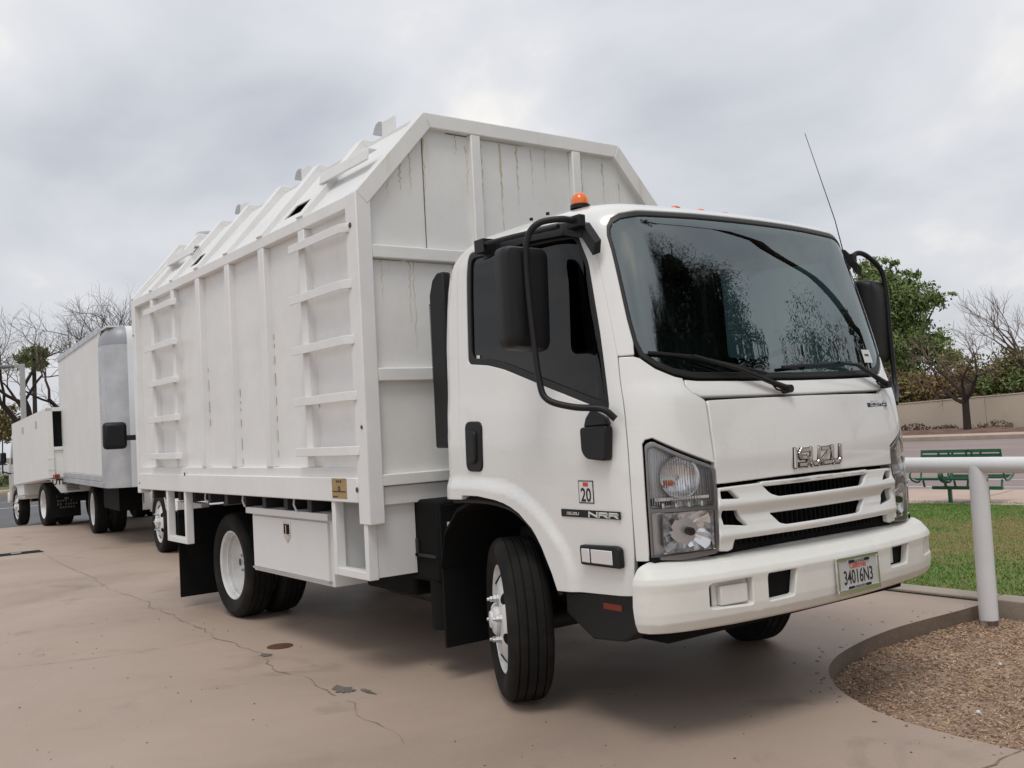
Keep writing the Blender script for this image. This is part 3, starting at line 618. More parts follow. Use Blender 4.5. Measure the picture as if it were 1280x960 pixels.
# ---- wheels: instance geometry about +Z, outer face up, centre at 0
def wheel_meshes(prefix_r=.405, wd=.225, front=True):
    r = prefix_r; h = wd/2
    t = MB(); t.lathe([(.258,-h*.72),(.275,-h*.86),(.33,-h*.98),(.37,-h*.96),(r-.018,-h*.86),(r-.004,-h*.72),(r-.001,-h*.60),(r-.010,-h*.585),(r-.010,-h*.555),(r,-h*.54),(r,-h*.24),(r-.010,-h*.22),(r-.010,-h*.18),(r,-h*.16),(r,h*.16),(r-.010,h*.18),(r-.010,h*.22),(r,h*.24),(r,h*.54),(r-.010,h*.555),(r-.010,h*.585),(r-.001,h*.60),(r-.004,h*.72),(r-.018,h*.86),(.37,h*.96),(.352,h*1.0),(.345,h*.975),(.33,h*.98),(.275,h*.86),(.258,h*.72)], None, 64)
    rm = MB()
    if front: pr = [(.262,.083),(.268,.09),(.262,.092),(.248,.08),(.238,.055),(.228,.050),(.219,.062),(.202,.085),(.178,.098),(.13,.104),(.085,.104)]
    else: pr = [(.262,.083),(.268,.09),(.262,.092),(.250,.08),(.246,.045),(.236,.040),(.234,.012),(.226,.006),(.222,-.02),(.205,-.044),(.17,-.056),(.12,-.060),(.085,-.060)]
    rm.lathe(pr, None, 48); rm.lathe([(.262,-h*.74),(.235,-h*.5),(.230,h*.3)], None, 48)
    hb = MB(); z0 = pr[-1][1]
    hb.lathe([(.080,z0-.01),(.078,z0+.018),(.066,z0+.028),(.045,z0+.030),(.040,z0+.042),(0,z0+.044)], None, 24)
    pieces = []
    for k in range(6):
        nuts = MB(); a = 2*math.pi*k/6; M_ = Matrix.Translation((.115*math.cos(a),.115*math.sin(a),z0-.004)); nuts.lathe([(.021,0),(.021,.012),(.016,.014),(.016,.030),(.009,.034),(.009,.046),(0,.046)], M_, 6); pieces.append(('wheel_nut', nuts, ALU, 0))
    for k in range(6):
        hol = MB(); a = 2*math.pi*(k+.5)/6; rr_ = .192 if front else .195; zz_ = (.086 if front else -.050)
        M_ = Matrix.Translation((rr_*math.cos(a),rr_*math.sin(a),zz_)) @ Matrix.Rotation(a,4,'Z') @ Matrix.Rotation(R(34 if front else 28),4,'Y'); hol.lathe([(.030,.004),(.028,.006),(0,.006)], M_, 14); pieces.append(('hand_hole', hol, BLACKM, 0))
    return [('tyre',t,RUB,0),('rim',rm,RIMW,0),('hub',hb,RIMW if front else STEEL,0)]+pieces
WM = {}
def wheel(parent, loc, steer=0, out=-1, front=True, r=.405, name='wheel', wd=.225, roll=0):
    key = (front, r, wd); w_ = empty(name); w_.parent = parent; w_.location = loc
    w_.rotation_euler = (Matrix.Rotation(steer,4,'Z') @ Matrix.Rotation(R(-90)*out,4,'X') @ Matrix.Rotation(roll,4,'Z')).to_euler()
    if key not in WM: WM[key] = [(n, b.build(n, m, w_, smooth=True, ang=35)) for n, b, m, _ in wheel_meshes(r, wd, front)]
    else:
        for n, o in WM[key]: c_ = o.copy(); SC.collection.objects.link(c_); c_.parent = w_
    return w_
wheel(truck, (-.08,-.865,.405), R(-27), -1, True, roll=R(10))
wheel(truck, (-.08,.865,.405), R(-20), 1, True)
XR_ = -3.60
for sg in (-1, 1):
    wheel(truck, (XR_,sg*.955,.405), 0, sg, False, roll=R(-28)); wheel(truck, (XR_,sg*.685,.405), 0, sg, False)
# ---- chassis
mb = MB()
for s_ in (-1, 1): mb.box((-5.35,s_*.40,.56),(.95,s_*.47,.80))
for x in (-5.3,-4.4,-2.6,-1.7,-.7,.6): mb.box((x-.05,-.40,.58),(x+.05,.40,.78))
mb.build('chassis_rail', STEEL, truck, bevel=.006)
mb = MB(); mb.tube([(XR_,-.85,.405),(XR_,.85,.405)], .07, 12); mb.lathe([(0,-.17),(.12,-.14),(.17,0),(.12,.14),(0,.17)], Matrix.Translation((XR_,0,.40)) @ Matrix.Rotation(R(90),4,'X'), 16)
mb.tube([(-.08,-.80,.36),(-.08,.80,.36)], .05, 10); mb.tube([(XR_,0,.45),(-1.2,0,.62)], .045, 10)
for s_ in (-1, 1):
    mb.box((XR_-.65,s_*.50,.48),(XR_+.65,s_*.57,.54)); mb.box((-.6,s_*.50,.44),(.5,s_*.57,.49))
mb.build('axle', STEEL, truck, smooth=True)
mb = MB(); mb.box((-.95,-.45,.34),(.1,.40,.95)); mb.box((-.6,-.2,.25),(-.1,.2,.36)); mb.build('engine', BLACKM, truck, bevel=.03)
mb = MB(); mb.box((-1.60,-.92,.42),(-1.0,-.48,.70)); mb.box((-1.02,-.93,.52),(-.70,-.50,.98)); ta = mb.build('battery_box', BLACKM, truck, bevel=.02)
mb = MB(); mb.box((-.99,-.945,.66),(-.72,-.93,.675)); mb.box((-.93,-.945,.66),(-.905,-.935,.76)); mb.build('battery_strap', STEEL, ta)
mb = MB(); mb.tube([(-.78,-.80,.26),(-.78,-.80,.60)], .13, 16); mb.build('air_tank', BLACKM, truck, smooth=True)
mb = MB(); mb.tube([(-1.9,-.55,.40),(-1.1,-.60,.40)], .10, 14); mb.build('exhaust_silencer', STEEL, truck, smooth=True)
mb = MB(); mb.tube([(-.60,-.93,.84),(-.60,-.905,.84)], .026, 14); mb.prism([(-.60,-.925,.83),(-.57,-.925,.84),(-.585,-.925,.76),(-.62,-.925,.75)], (0,.01,0)); mb.tube([(-.66,-.93,.72),(-.66,-.91,.72)], .01, 8); mb.tube([(-.63,-.93,.72),(-.63,-.91,.72)], .01, 8); mb.build('filler_cap', RIMW, truck, smooth=True)
mb = MB(); mb.box((-2.0,.95,.40),(-1.0,.50,.85)); mb.build('fuel_tank', STEEL, truck, bevel=.04)

# ---- dump body
XF_, XB = -.88, -5.39; WB, AP, ZE, ZP = 1.247, .778, 2.73, 3.247
body = MB()
RIBS = [(-4.819,-4.748),(-4.239,-4.164),(-3.622,-3.533),(-2.974,-2.885),(-2.331,-2.235),(-1.674,-1.585)]
posts = [(XB,-5.297)]+RIBS+[(-1.015,XF_)]
DP = .052
for s_ in (-1, 1):
    for (a, b) in posts:
        mb = MB(); endp = (a == XB or b == XF_)
        z0 = .866 if b == XF_ else 1.185
        off = .004 if endp else 0
        mb.box((a, s_*(WB+off), z0 if b == XF_ else (.95 if endp else z0)), (b, s_*(WB-.09), 2.655 if not endp else ZE)); mb.build('side_post', BODYW, truck, bevel=.006)
    bays = [(posts[i][1], posts[i+1][0]) for i in range(7)]
    for (a, b) in bays:
        mb = MB()
        # slightly bowed sheet
        nx, nz = 6, 10; vs = []; fs = []
        for i in range(nx+1):
            for j in range(nz+1):
                x = a-.004+(b-a+.008)*i/nx; z = 1.10+(2.70-1.10)*j/nz
                bow = .006*math.sin(math.pi*i/nx)*math.sin(math.pi*j/nz)+.004*noise.noise(Vector((x*1.3,z*1.1,s_*3)))
                vs.append((x, s_*(WB-DP-bow), z))
        for i in range(nx):
            for j in range(nz): fs.append((i*(nz+1)+j, (i+1)*(nz+1)+j, (i+1)*(nz+1)+j+1, i*(nz+1)+j+1))
        n0 = len(vs); vs2 = [(x, y-s_*.01, z) for x, y, z in vs]
        mb.add(vs, fs); mb.add(vs2, [f[::-1] for f in fs]); mb.build('side_sheet', BODYW, truck, smooth=True)
    mb = MB(); mb.box((-5.297,s_*WB,2.655),(-1.015,s_*(WB-.09),ZE)); mb.build('top_rail', BODYW, truck, bevel=.006)
    mb = MB(); mb.box((-5.297,s_*(WB-.008),1.125),(-1.015,s_*(WB-.09),1.185)); mb.build('lower_ledge', BODYW, truck, bevel=.004)
    mb = MB(); mb.box((-5.36,s_*(WB+.006),.985),(-1.015,s_*(WB-.07),1.127)); lr = mb.build('bottom_rail', BODYW, truck, bevel=.006)
    # ladder rungs (angle bars)
    for (x0, x1) in ((-4.88,-4.10),(-1.74,-1.0)):
        if s_ > 0: continue
        for z in (2.545,2.225,1.905,1.590,1.275):
            jx = random.uniform(-.012,.012); jz = random.uniform(-.006,.006); z_ = z+jz
            mb = MB(); mb.box((x0+jx,-(WB+.036),z_-.026),(x1+jx*.5-.03,-(WB+.043),z_+.026)); mb.box((x0+jx,-(WB+.036),z_+.018),(x1-.03,-(WB),z_+.026))
            mb.prism([(x1-.03+jx*.5,-(WB+.043),z_-.026),(x1-.03+jx*.5,-(WB+.036),z_-.026),(x1+.03,-(WB+.001),z_-.026),(x1+.03,-(WB+.009),z_-.026)], (0,0,.052)); mb.build('ladder_rung', BODYW, truck, bevel=.003)
        mb = MB(); mb.prism([(x0+.06,-1.07,2.965),(x1-.04,-1.07,2.965),(x1-.04,-1.055,3.035),(x0+.06,-1.055,3.035)], (0,-.012,.004)); mb.prism([(x0+.06,-1.067,3.03),(x1-.04,-1.067,3.03),(x1-.04,-1.01,3.03),(x0+.06,-1.01,3.03)], (0,0,.01)); mb.build('roof_rung', BODYW, truck, bevel=.003)
    # sloped roof ribs and sheets
    sl = Vector((0, AP-WB, ZP-ZE)); nrm = Vector((0, (ZP-ZE), (WB-AP))).normalized()
    def sp(x, t, off): q = Vector((x, WB, ZE))+sl*t+nrm*off; return (q.x, s_*q.y, q.z)
    for (a, b) in [(XB,-5.31)]+RIBS+[(-.97,XF_)]:
        mb = MB(); hgt = .040
        if b == XF_: hgt = .0
        mb.hexa([sp(a,0,hgt*.3),sp(b,0,hgt*.3),sp(b,1,hgt),sp(a,1,hgt)], [sp(a,0,-.05),sp(b,0,-.05),sp(b,1,-.05),sp(a,1,-.05)]); mb.build('slope_rib', BODYW, truck, bevel=.004)
    sb = [-5.31]+[v for r_ in RIBS for v in r_]+[-.97]
    for i in range(0, len(sb), 2):
        a, b = sb[i], sb[i+1]; mb = MB(); hole = i in (4, 10) and s_ < 0
        def q4(x0, x1, t0, t1, o=-.02):
            mb.hexa([sp(x0,t0,o),sp(x1,t0,o),sp(x1,t1,o),sp(x0,t1,o)], [sp(x0,t0,o-.008),sp(x1,t0,o-.008),sp(x1,t1,o-.008),sp(x0,t1,o-.008)])
        if hole:
            h0, h1 = b-.46, b-.03; q4(a,h0,0,1); q4(h1,b,0,1); q4(h0,h1,0,.22); q4(h0,h1,.42,1)
        else: q4(a,b,0,1)
        mb.build('slope_sheet', BODYW, truck)
        if hole:
            mb = MB(); mb.hexa([sp(h0-.05,.05,-.12),sp(h1+.02,.05,-.12),sp(h1+.02,.5,-.12),sp(h0-.05,.5,-.12)], [sp(h0-.05,.05,-.13),sp(h1+.02,.05,-.13),sp(h1+.02,.5,-.13),sp(h0-.05,.5,-.13)]); mb.build('vent_shade', BLACKM, truck)  # black sheet stands in for the shade seen through the hole
# roof top: cross ribs and sheet
for (a, b) in [(XB,-5.31)]+RIBS:
    mb = MB(); mb.prism([(a,-AP-.030,ZP-.005),(a,-AP+.05,ZP-.12),(a,AP-.05,ZP-.12),(a,AP+.030,ZP-.005),(a,AP+.030,ZP+.027),(a,-AP-.030,ZP+.027)], (b-a,0,0)); mb.v = [(v[0]+(.004 if v[0] < (a+b)/2 else -.004), v[1], v[2]) for v in mb.v]; mb.build('roof_rib', BODYW, truck, bevel=.004)
mb = MB(); mb.box((XB+.02,-AP,ZP-.03),(XF_-.03,AP,ZP-.012)); mb.build('roof_sheet', BODYW, truck)
# hooks on the ridge
for x in (-1.49,-2.75,-4.01):
    mb = MB(); mb.box((x-.085,-.665,3.20),(x+.085,-.655,3.40)); hk = mb.build('roof_hook', BODYW, truck, bevel=.003)
    mb = MB(); ht = [(x-.085,3.392),(x-.115,3.402),(x-.15,3.396),(x-.175,3.375),(x-.195,3.345)]
    for (a1,c1),(a2,c2) in zip(ht, ht[1:]): mb.hexa([(a1,-.67,c1),(a2,-.67,c2),(a2,-.60,c2),(a1,-.60,c1)], [(a1,-.67,c1+.012),(a2-.004,-.67,c2+.010),(a2-.004,-.60,c2+.010),(a1,-.60,c1+.012)])
    mb.build('hook_tip', ALU, hk)
tube_part('vent_pipe', [(-5.36,-.66,3.27),(-5.24,-.66,3.33),(-5.12,-.66,3.35),(-4.80,-.60,3.30)], .024, truck, 4, ALU)
# gabled front and rear walls
for xf, dr in ((XF_, -1), (XB, 1)):
    oc = [(-WB,.95),(-WB,ZE),(-AP,ZP),(AP,ZP),(WB,ZE),(WB,.95)]
    x1 = xf+dr*.045
    for ring_i in range(1):
        def fbar(name, pts, th=.09, o=0):
            mb = MB(); mb.prism([(xf-dr*o, a, b) for a, b in pts], (dr*th,0,0)); return mb.build(name, BODYF, truck, bevel=.006)
        fbar('gable_bar', [(-WB-.002,ZE),(-AP,ZP+.002),(-AP+.045,ZP-.088),(-WB+.07,ZE-.07)], .09, .002); fbar('gable_bar', [(WB+.002,ZE),(AP,ZP+.002),(AP-.045,ZP-.088),(WB-.07,ZE-.07)][::-1], .09, .002)
        fbar('gable_bar', [(-AP,ZP+.001),(AP,ZP+.001),(AP-.045,ZP-.088),(-AP+.045,ZP-.088)], .09, .001)
    for y in (-.41,.395): fbar('front_post', [(y-.035,1.14),(y+.035,1.14),(y+.035,ZP-.089),(y-.035,ZP-.089)])
    for z in (2.40,1.70):
        for y0, y1 in ((-WB+.09,-.447),(-.373,.358),(.432,WB-.09)): fbar('front_beam', [(y0,z-.037),(y1,z-.037),(y1,z+.037),(y0,z+.037)], .07, -.004)
    fbar('front_sill', [(-WB+.06,.965),(WB-.06,.965),(WB-.06,1.07),(-WB+.06,1.07)], .06, -.03); mb = MB(); mb.box((xf+dr*.001,-WB+.075,1.075),(xf+dr*.09,WB-.075,1.139)); mb.build('front_ledge', BODYF, truck, bevel=.005)
    # wall sheets between posts
    def sheet(pts):
        mb = MB(); mb.prism([(x1, a, b) for a, b in pts], (dr*.01,0,0)); mb.build('front_sheet', BODYF, truck)
    for y0, y1 in ((-.373,.358),): sheet([(y0,1.14),(y1,1.14),(y1,1.665),(y0,1.665)]); sheet([(y0,1.735),(y1,1.735),(y1,2.365),(y0,2.365)]); sheet([(y0,2.435),(y1,2.435),(y1,ZP-.06),(y0,ZP-.06)])
    for s_ in (-1, 1):
        ya, yb = s_*.44, s_*(WB-.05)
        for z0, z1 in ((1.10,1.665),(1.735,2.365)):
            pp = [(ya,z0),(yb,z0),(yb,z1),(ya,z1)]; sheet(pp if s_ > 0 else pp[::-1])
        pp = [(ya,2.435),(yb,2.435),(yb,ZE-.05),(s_*(AP-.01),ZP-.06),(ya,ZP-.06)]; sheet(pp if s_ > 0 else pp[::-1])
    if dr < 0:
        # welded seam strips beside the post and diagonal
        mb = MB(); mb.box((x1+.001,-.775,2.44),(x1+.003,-.771,3.17)); mb.build('weld_seam', RUST, truck)
mb = MB(); mb.box((XB+.05,-WB+.06,.98),(XF_-.10,WB-.06,1.06)); 
for k in range(12): mb.box((XB+.2+k*.37,-WB+.07,.90),(XB+.26+k*.37,WB-.07,.985))
mb.build('body_floor', STEEL, truck)
STK = mat('yellow_streak', (.60,.53,.33), .6, noise_amt=.25, nscale=40, stretch=(1,1,.2)); STKD = mat('dark_streak', (.34,.31,.26), .7, noise_amt=.4, nscale=60, stretch=(1,1,.15))
rs = random.Random(5)
for (y, zt, ln, w_, m_) in [q_ for i_, q_ in enumerate(((-.765,3.14,.55,.010,STK),(-.755,3.12,.30,.005,STKD),(-.93,2.98,.35,.016,STK),(-1.02,2.90,.25,.010,STK),(-.86,3.05,.30,.008,STK),(-.50,3.15,.20,.006,STKD),(-.53,3.15,.12,.005,STKD),(-.455,3.10,.42,.006,STK),(-.345,3.12,.45,.012,STK),(-.30,3.15,.62,.006,STKD),(-.20,3.14,.72,.012,STK),(-.12,3.14,.60,.007,STKD),(-.07,3.14,.66,.013,STK),(.05,3.14,.40,.006,STK),(.16,3.15,.35,.007,STK),(.25,3.15,.50,.006,STKD),(.47,3.13,.50,.010,STK),(.60,3.13,.42,.006,STKD),(.66,3.12,.35,.010,STK),(.80,3.0,.3,.008,STK),(-1.08,2.355,.25,.005,STK),(-.90,2.36,.52,.006,STK),(-.87,2.36,.62,.005,STK),(-.76,2.36,.15,.005,STKD),(-.60,2.36,.2,.007,STK))) if not (q_[4] is STKD and i_ % 2)]:
    V = []; n_ = 22; ln = ln*rs.uniform(.6,1.1)
    for k in range(n_+1):
        z = zt-ln*k/n_; ww = w_*(1-.85*k/n_)*rs.uniform(.15,1.5)/2; yo = y+rs.gauss(0,.004); V += [(XF_-.0435,yo-ww,z),(XF_-.0435,yo+ww,z)]
    mb = MB(); mb.add(V, [(2*k,2*k+1,2*k+3,2*k+2) for k in range(n_)]); mb.build('streak', m_, truck)
for (y0, z0, y1, z1) in ((-.60,3.160,-.45,3.152),(-.36,3.155,-.02,3.150),(-1.14,2.362,-.95,2.360),(-.92,2.361,-.50,2.358)):
    mb = MB(); mb.box((XF_-.046,y0,z0-.004),(XF_-.042,y1,z1)); mb.build('rust_seam', RUST, truck)
# holes and rust spots on the body
mb = MB()
for x, z, r_ in ((-.955,2.55,.016),(-4.02,1.13,.016),(-1.02,1.06,.016),(-.93,1.41,.012),(-5.31,1.04,.010),(-5.34,2.40,.010)):
    mb.lathe([(r_,0),(r_*.8,.003),(0,.003)], Matrix.Translation((x,-WB-.0065,z)) @ Matrix.Rotation(R(90),4,'X'), 10)
mb.build('bolt_hole', RUST, truck)
for k, (x, z0, z1) in enumerate(((-2.885+.006,1.20,1.75),(-2.235+.006,1.25,1.95),(-3.533+.006,1.5,1.95),(-2.235+.007,1.98,2.08),(-1.585+.01,1.55,1.62),(-4.748+.007,1.55,1.65))):
    mb = MB(); zz_ = z0
    while zz_ < z1:
        l = random.uniform(.02,.09); mb.box((x,-(WB-DP-.004),zz_),(x+random.uniform(.001,.002),-(WB-DP+.003),min(zz_+l,z1))); zz_ += l+random.uniform(.02,.09)
    mb.build('rust_line', mat('faint_rust', (.33,.29,.24), .7), truck)
# tan placard
mb = MB(); mb.box((-1.335,-WB-.0075,1.005),(-1.145,-WB-.0065,1.122)); pc = mb.build('placard', TAN, truck)
mb = MB(); M_ = Matrix.Translation((-1.24,-WB-.0078,1.063)) @ Matrix.Rotation(R(90),4,'X')
mb.lathe([(.016,.0),(.010,.001),(.006,0)], M_, 10); mb.box((-.085,-.020,0),(.085,-.014,.001), M_)
for k in range(3): mb.box((-.035+k*.025,.035,0),(-.020+k*.025,.048,.001), M_)
mb.box((-.085,-.05,0),(-.02,-.044,.001), M_); mb.build('placard_print', PRINTK, pc)
# toolbox
TB0 = (-2.92,-1.155,.435); TB1 = (-1.60,-.68,.89)
mb = MB(); mb.box((-2.90,-1.135,.44),(-1.60,-.68,.875)); tb = mb.build('toolbox', BOXW, truck, bevel=.004)
mb = MB(); mb.box((-2.86,-1.152,.475),(-1.64,-1.134,.835)); td = mb.build('toolbox_door', BOXW, tb, bevel=.003)
mb = MB(); mb.box((-2.93,-1.175,.850),(-1.585,-1.10,.895)); mb.box((-2.93,-1.12,.878),(-1.585,-.68,.897)); mb.build('toolbox_lid', BOXW, tb, bevel=.004)
mb = MB(); mb.box((-2.87,-1.160,.462),(-1.63,-1.135,.474)); mb.build('toolbox_hinge', ALU, tb)
mb = MB(); mb.prism([(-2.305,-1.158,.815),(-2.195,-1.158,.815),(-2.195,-1.158,.72),(-2.25,-1.158,.675),(-2.305,-1.158,.72)], (0,.006,0)); lt = mb.build('latch', CHROME, tb, bevel=.002)
mb = MB(); mb.box((-2.29,-1.161,.735),(-2.21,-1.157,.80)); mb.build('latch_recess', BLACKM, lt)
mb = MB(); mb.box((-2.256,-1.164,.730),(-2.244,-1.160,.795)); mb.box((-2.28,-1.163,.722),(-2.22,-1.160,.728)); mb.build('latch_lever', CHROME, lt)
mb = MB(); mb.box((-2.90,.68,.44),(-1.2,1.15,.875)); mb.build('offside_light_block', BOXW, truck, bevel=.004)  # unseen box added to keep light from crossing under the truck
mb = MB(); mb.box((-4.9,-.60,.84),(-1.0,.60,.90)); mb.box((-2.8,-.55,.46),(-2.0,.2,.80)); mb.build('underbody_light_block', BLACKM, truck)  # slabs added beneath the body to deepen the shadow under the truck
# step frames
def step(x0, x1, z0, box):
    y = -WB+.003; f = MB(); w_ = .045
    f.box((x0,y,z0),(x0+w_,y+.06,.986)); f.box((x1-w_,y,z0),(x1,y+.06,.986)); f.box((x0+w_,y+.001,z0),(x1-w_,y+.059,z0+w_)); s = f.build('step_frame', BODYW, truck, bevel=.004)
    if box:
        b = MB(); b.box((x0+.01,y+.06,z0+.012),(x1-.01,y+.30,z0+.02)); b.box((x0+.005,y+.30,z0+.01),(x1-.005,y+.31,.98)); b.box((x1-.012,y+.06,z0+.01),(x1-.004,y+.30,.98)); b.box((x0+.004,y+.06,z0+.01),(x0+.012,y+.30,.98)); b.build('step_box', BOXW, s)
step(-1.375,-.935,.555,True); step(-4.565,-4.05,.56,False)
mb = MB(); mb.box((-5.05,-1.0,.78),(-4.40,-.93,.86)); mb.build('rear_marker_bar', RIMW, truck, bevel=.005)
mb = MB(); mb.box((-4.62,-1.0,.58),(-4.50,-.9,.76)); mb.build('tail_lamp', REDL, truck, bevel=.01)
for s_ in (-1, 1):
    mb = MB(); mb.box((-4.42,s_*1.20,.09),(-4.405,s_*.60,.80)); mb.box((-4.43,s_*1.20,.78),(-4.39,s_*.45,.82)); mb.build('rear_mudflap', BLACKM, truck)
    # thin hangers below the rail
for x in (-3.75,-2.95,-2.05): mb = MB(); mb.tube([(x,-1.18,.985),(x+.01,-1.19,.94),(x+.05,-1.19,.90)], .007, 6); mb.build('wire_hanger', RIMW, truck)

# ================================================================== SETTING
def ground_mat(name, c1, c2, rough, bump, bscale, big=.6, stain=None, fine=None):
    m = bpy.data.materials.new(name); m.use_nodes = True; nt = m.node_tree; N = nt.nodes; L = nt.links; b = N['Principled BSDF']; b.inputs['Roughness'].default_value = rough
    g = nd(N, 'ShaderNodeNewGeometry'); pos = g.outputs['Position']
    def nz(sc, det=5, ro=.55, dist=0):
        n = nd(N, 'ShaderNodeTexNoise'); n.inputs['Scale'].default_value = sc; n.inputs['Detail'].default_value = det; n.inputs['Roughness'].default_value = ro; n.inputs['Distortion'].default_value = dist; L.new(pos, n.inputs['Vector']); return n.outputs[0]
    def ramp(x, lo, hi, a=0, b_=1):
        r = nd(N, 'ShaderNodeMapRange'); L.new(x, r.inputs[0]); r.inputs[1].default_value = lo; r.inputs[2].default_value = hi; r.inputs[3].default_value = a; r.inputs[4].default_value = b_; return r.outputs[0]
    def mixc(f, a, b_):
        x = nd(N, 'ShaderNodeMix', data_type='RGBA'); L.new(f, x.inputs[0])
        for i, c in ((6, a), (7, b_)):
            if isinstance(c, tuple): x.inputs[i].default_value = (*c, 1)
            else: L.new(c, x.inputs[i])
        return x.outputs[2]
    cur = mixc(ramp(nz(big, 6, .6, .4), .35, .65), c1, c2)
    if fine: cur = mixc(ramp(nz(fine[0], 3, .7), fine[1], fine[2], 0, fine[4]), cur, fine[3])
    if stain:
        for sc, lo, hi, col, am in stain: cur = mixc(ramp(nz(sc, 6, .6, .6), lo, hi, 0, am), cur, col)
    L.new(cur, b.inputs['Base Color']); L.new(ramp(nz(big*3), .3, .7, rough-.1, min(1, rough+.1)), b.inputs['Roughness'])
    bp = nd(N, 'ShaderNodeBump'); bp.inputs['Strength'].default_value = bump; bp.inputs['Distance'].default_value = .01; L.new(nz(bscale, 6, .65), bp.inputs['Height']); L.new(bp.outputs[0], b.inputs['Normal'])
    MATS[name] = m; return m
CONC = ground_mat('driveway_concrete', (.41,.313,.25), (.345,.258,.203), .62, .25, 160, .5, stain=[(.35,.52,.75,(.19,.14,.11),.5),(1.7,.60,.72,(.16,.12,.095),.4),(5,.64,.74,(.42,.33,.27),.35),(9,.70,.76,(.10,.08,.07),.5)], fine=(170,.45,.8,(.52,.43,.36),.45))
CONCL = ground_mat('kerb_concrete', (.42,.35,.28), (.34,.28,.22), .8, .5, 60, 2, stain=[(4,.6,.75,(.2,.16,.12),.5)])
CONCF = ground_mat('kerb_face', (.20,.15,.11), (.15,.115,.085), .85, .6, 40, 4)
WALKM = ground_mat('sidewalk_concrete', (.52,.39,.32), (.47,.35,.28), .8, .3, 60, 1.2)
ASPH = ground_mat('road_asphalt', (.30,.235,.222), (.255,.20,.19), .85, .4, 90, .25, fine=(60,.5,.8,(.26,.22,.21),.4))
ASPHD = ground_mat('street_asphalt', (.13,.13,.135), (.105,.105,.11), .85, .4, 90, .25)
GRAV = ground_mat('gravel_bed', (.42,.30,.21), (.30,.20,.14), .95, 1.0, 45, 2.2, fine=(70,.45,.7,(.38,.27,.19),.7), stain=[(30,.6,.7,(.07,.045,.03),.7)])
DIRT = ground_mat('dirt', (.13,.075,.055), (.20,.12,.09), .95, .8, 8, 1.2, stain=[(3,.5,.7,(.06,.045,.03),.7)])
TERR = ground_mat('terrain', (.22,.18,.13), (.14,.13,.08), .95, .5, 3, .05)
SOIL = ground_mat('lawn_soil', (.11,.16,.035), (.20,.17,.06), .95, .8, 30, .8)
PAINT = ground_mat('road_paint', (.62,.60,.57), (.5,.48,.45), .7, .2, 80, 3)
WALLM = ground_mat('stucco', (.54,.465,.375), (.49,.42,.335), .9, .5, 40, .35, stain=[(.9,.55,.8,(.34,.28,.22),.5)])
CRACK = ground_mat('crack_dark', (.17,.125,.10), (.25,.19,.15), .9, .2, 80, 3)

def sheet(name, pts, z, m, thick=0, side=None, label=None, res=None, zf=None, kind='structure'):
    """flat sheet of a 2D outline, optionally with vertical edges going down"""
    bm = bmesh.new(); vs = [bm.verts.new((p[0], p[1], 0)) for p in pts]
    es = [bm.edges.new((vs[i], vs[(i+1)%len(vs)])) for i in range(len(vs))]
    bmesh.ops.triangle_fill(bm, edges=es, use_beauty=True, normal=(0,0,1))
    for f in bm.faces:
        if f.normal.z < 0: f.normal_flip()
    bm.verts.index_update(); V = [(v.co.x, v.co.y, zf(v.co.x, v.co.y) if zf else z) for v in bm.verts]; Fs = [tuple(v.index for v in f.verts) for f in bm.faces]; mi = [0]*len(Fs); bm.free()
    if thick:
        n = len(V); ln = len(pts); V2 = list(V)+[(x, y, q-thick) for x, y, q in V]
        s_ = 1 if area(pts) > 0 else -1
        for i in range(ln):
            j = (i+1)%ln; q = (i, n+i, n+j, j); Fs.append(q if s_ > 0 else q[::-1]); mi.append(1 if side else 0)
        V = V2
    me = bpy.data.meshes.new(name); me.from_pydata(V, [], Fs); me.update(); me.materials.append(m)
    if side: me.materials.append(side); me.polygons.foreach_set('material_index', mi)
    o = link(name, me, None); o['kind'] = kind; return o
# distant land
sheet('terrain', [(-600,-600),(600,-600),(600,600),(-600,600)], -.40, TERR)
# planter outline: straight kerb, then a tight curve
KC = bez([(.43,2.72),(.42,2.3),(.40,1.76),(.43,1.38),(.50,1.03),(.575,.80),(.69,.58),(.86,.38),(1.06,.22),(1.32,.09),(1.62,.03),(2.1,.03),(3.0,.10),(5.0,.3),(9,.6),(14,.9)], 4)
KC = [(q.x, q.y) for q in [Vector((a[0], a[1])) if not hasattr(a, 'x') else a for a in KC]]
drive = [(-16.5,-40),(30,-40),(30,2.72),(14,2.72),(14,.9)] + KC[::-1][1:] + [(-16.5,2.72)]
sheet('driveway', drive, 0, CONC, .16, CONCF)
apz = lambda x, y: 0 if x > -16.6 else -.065*(-16.5-x)
sheet('driveway_apron', [(-16.5,-40),(-16.5,2.72),(-20.6,2.72),(-20.6,-40)], 0, CONC, zf=apz)
sheet('gravel_bed', [(.2,2.72)]+[(a-.04, b-.04) for a, b in KC]+[(14,2.72)], -.10, GRAV)
rs = random.Random(19)
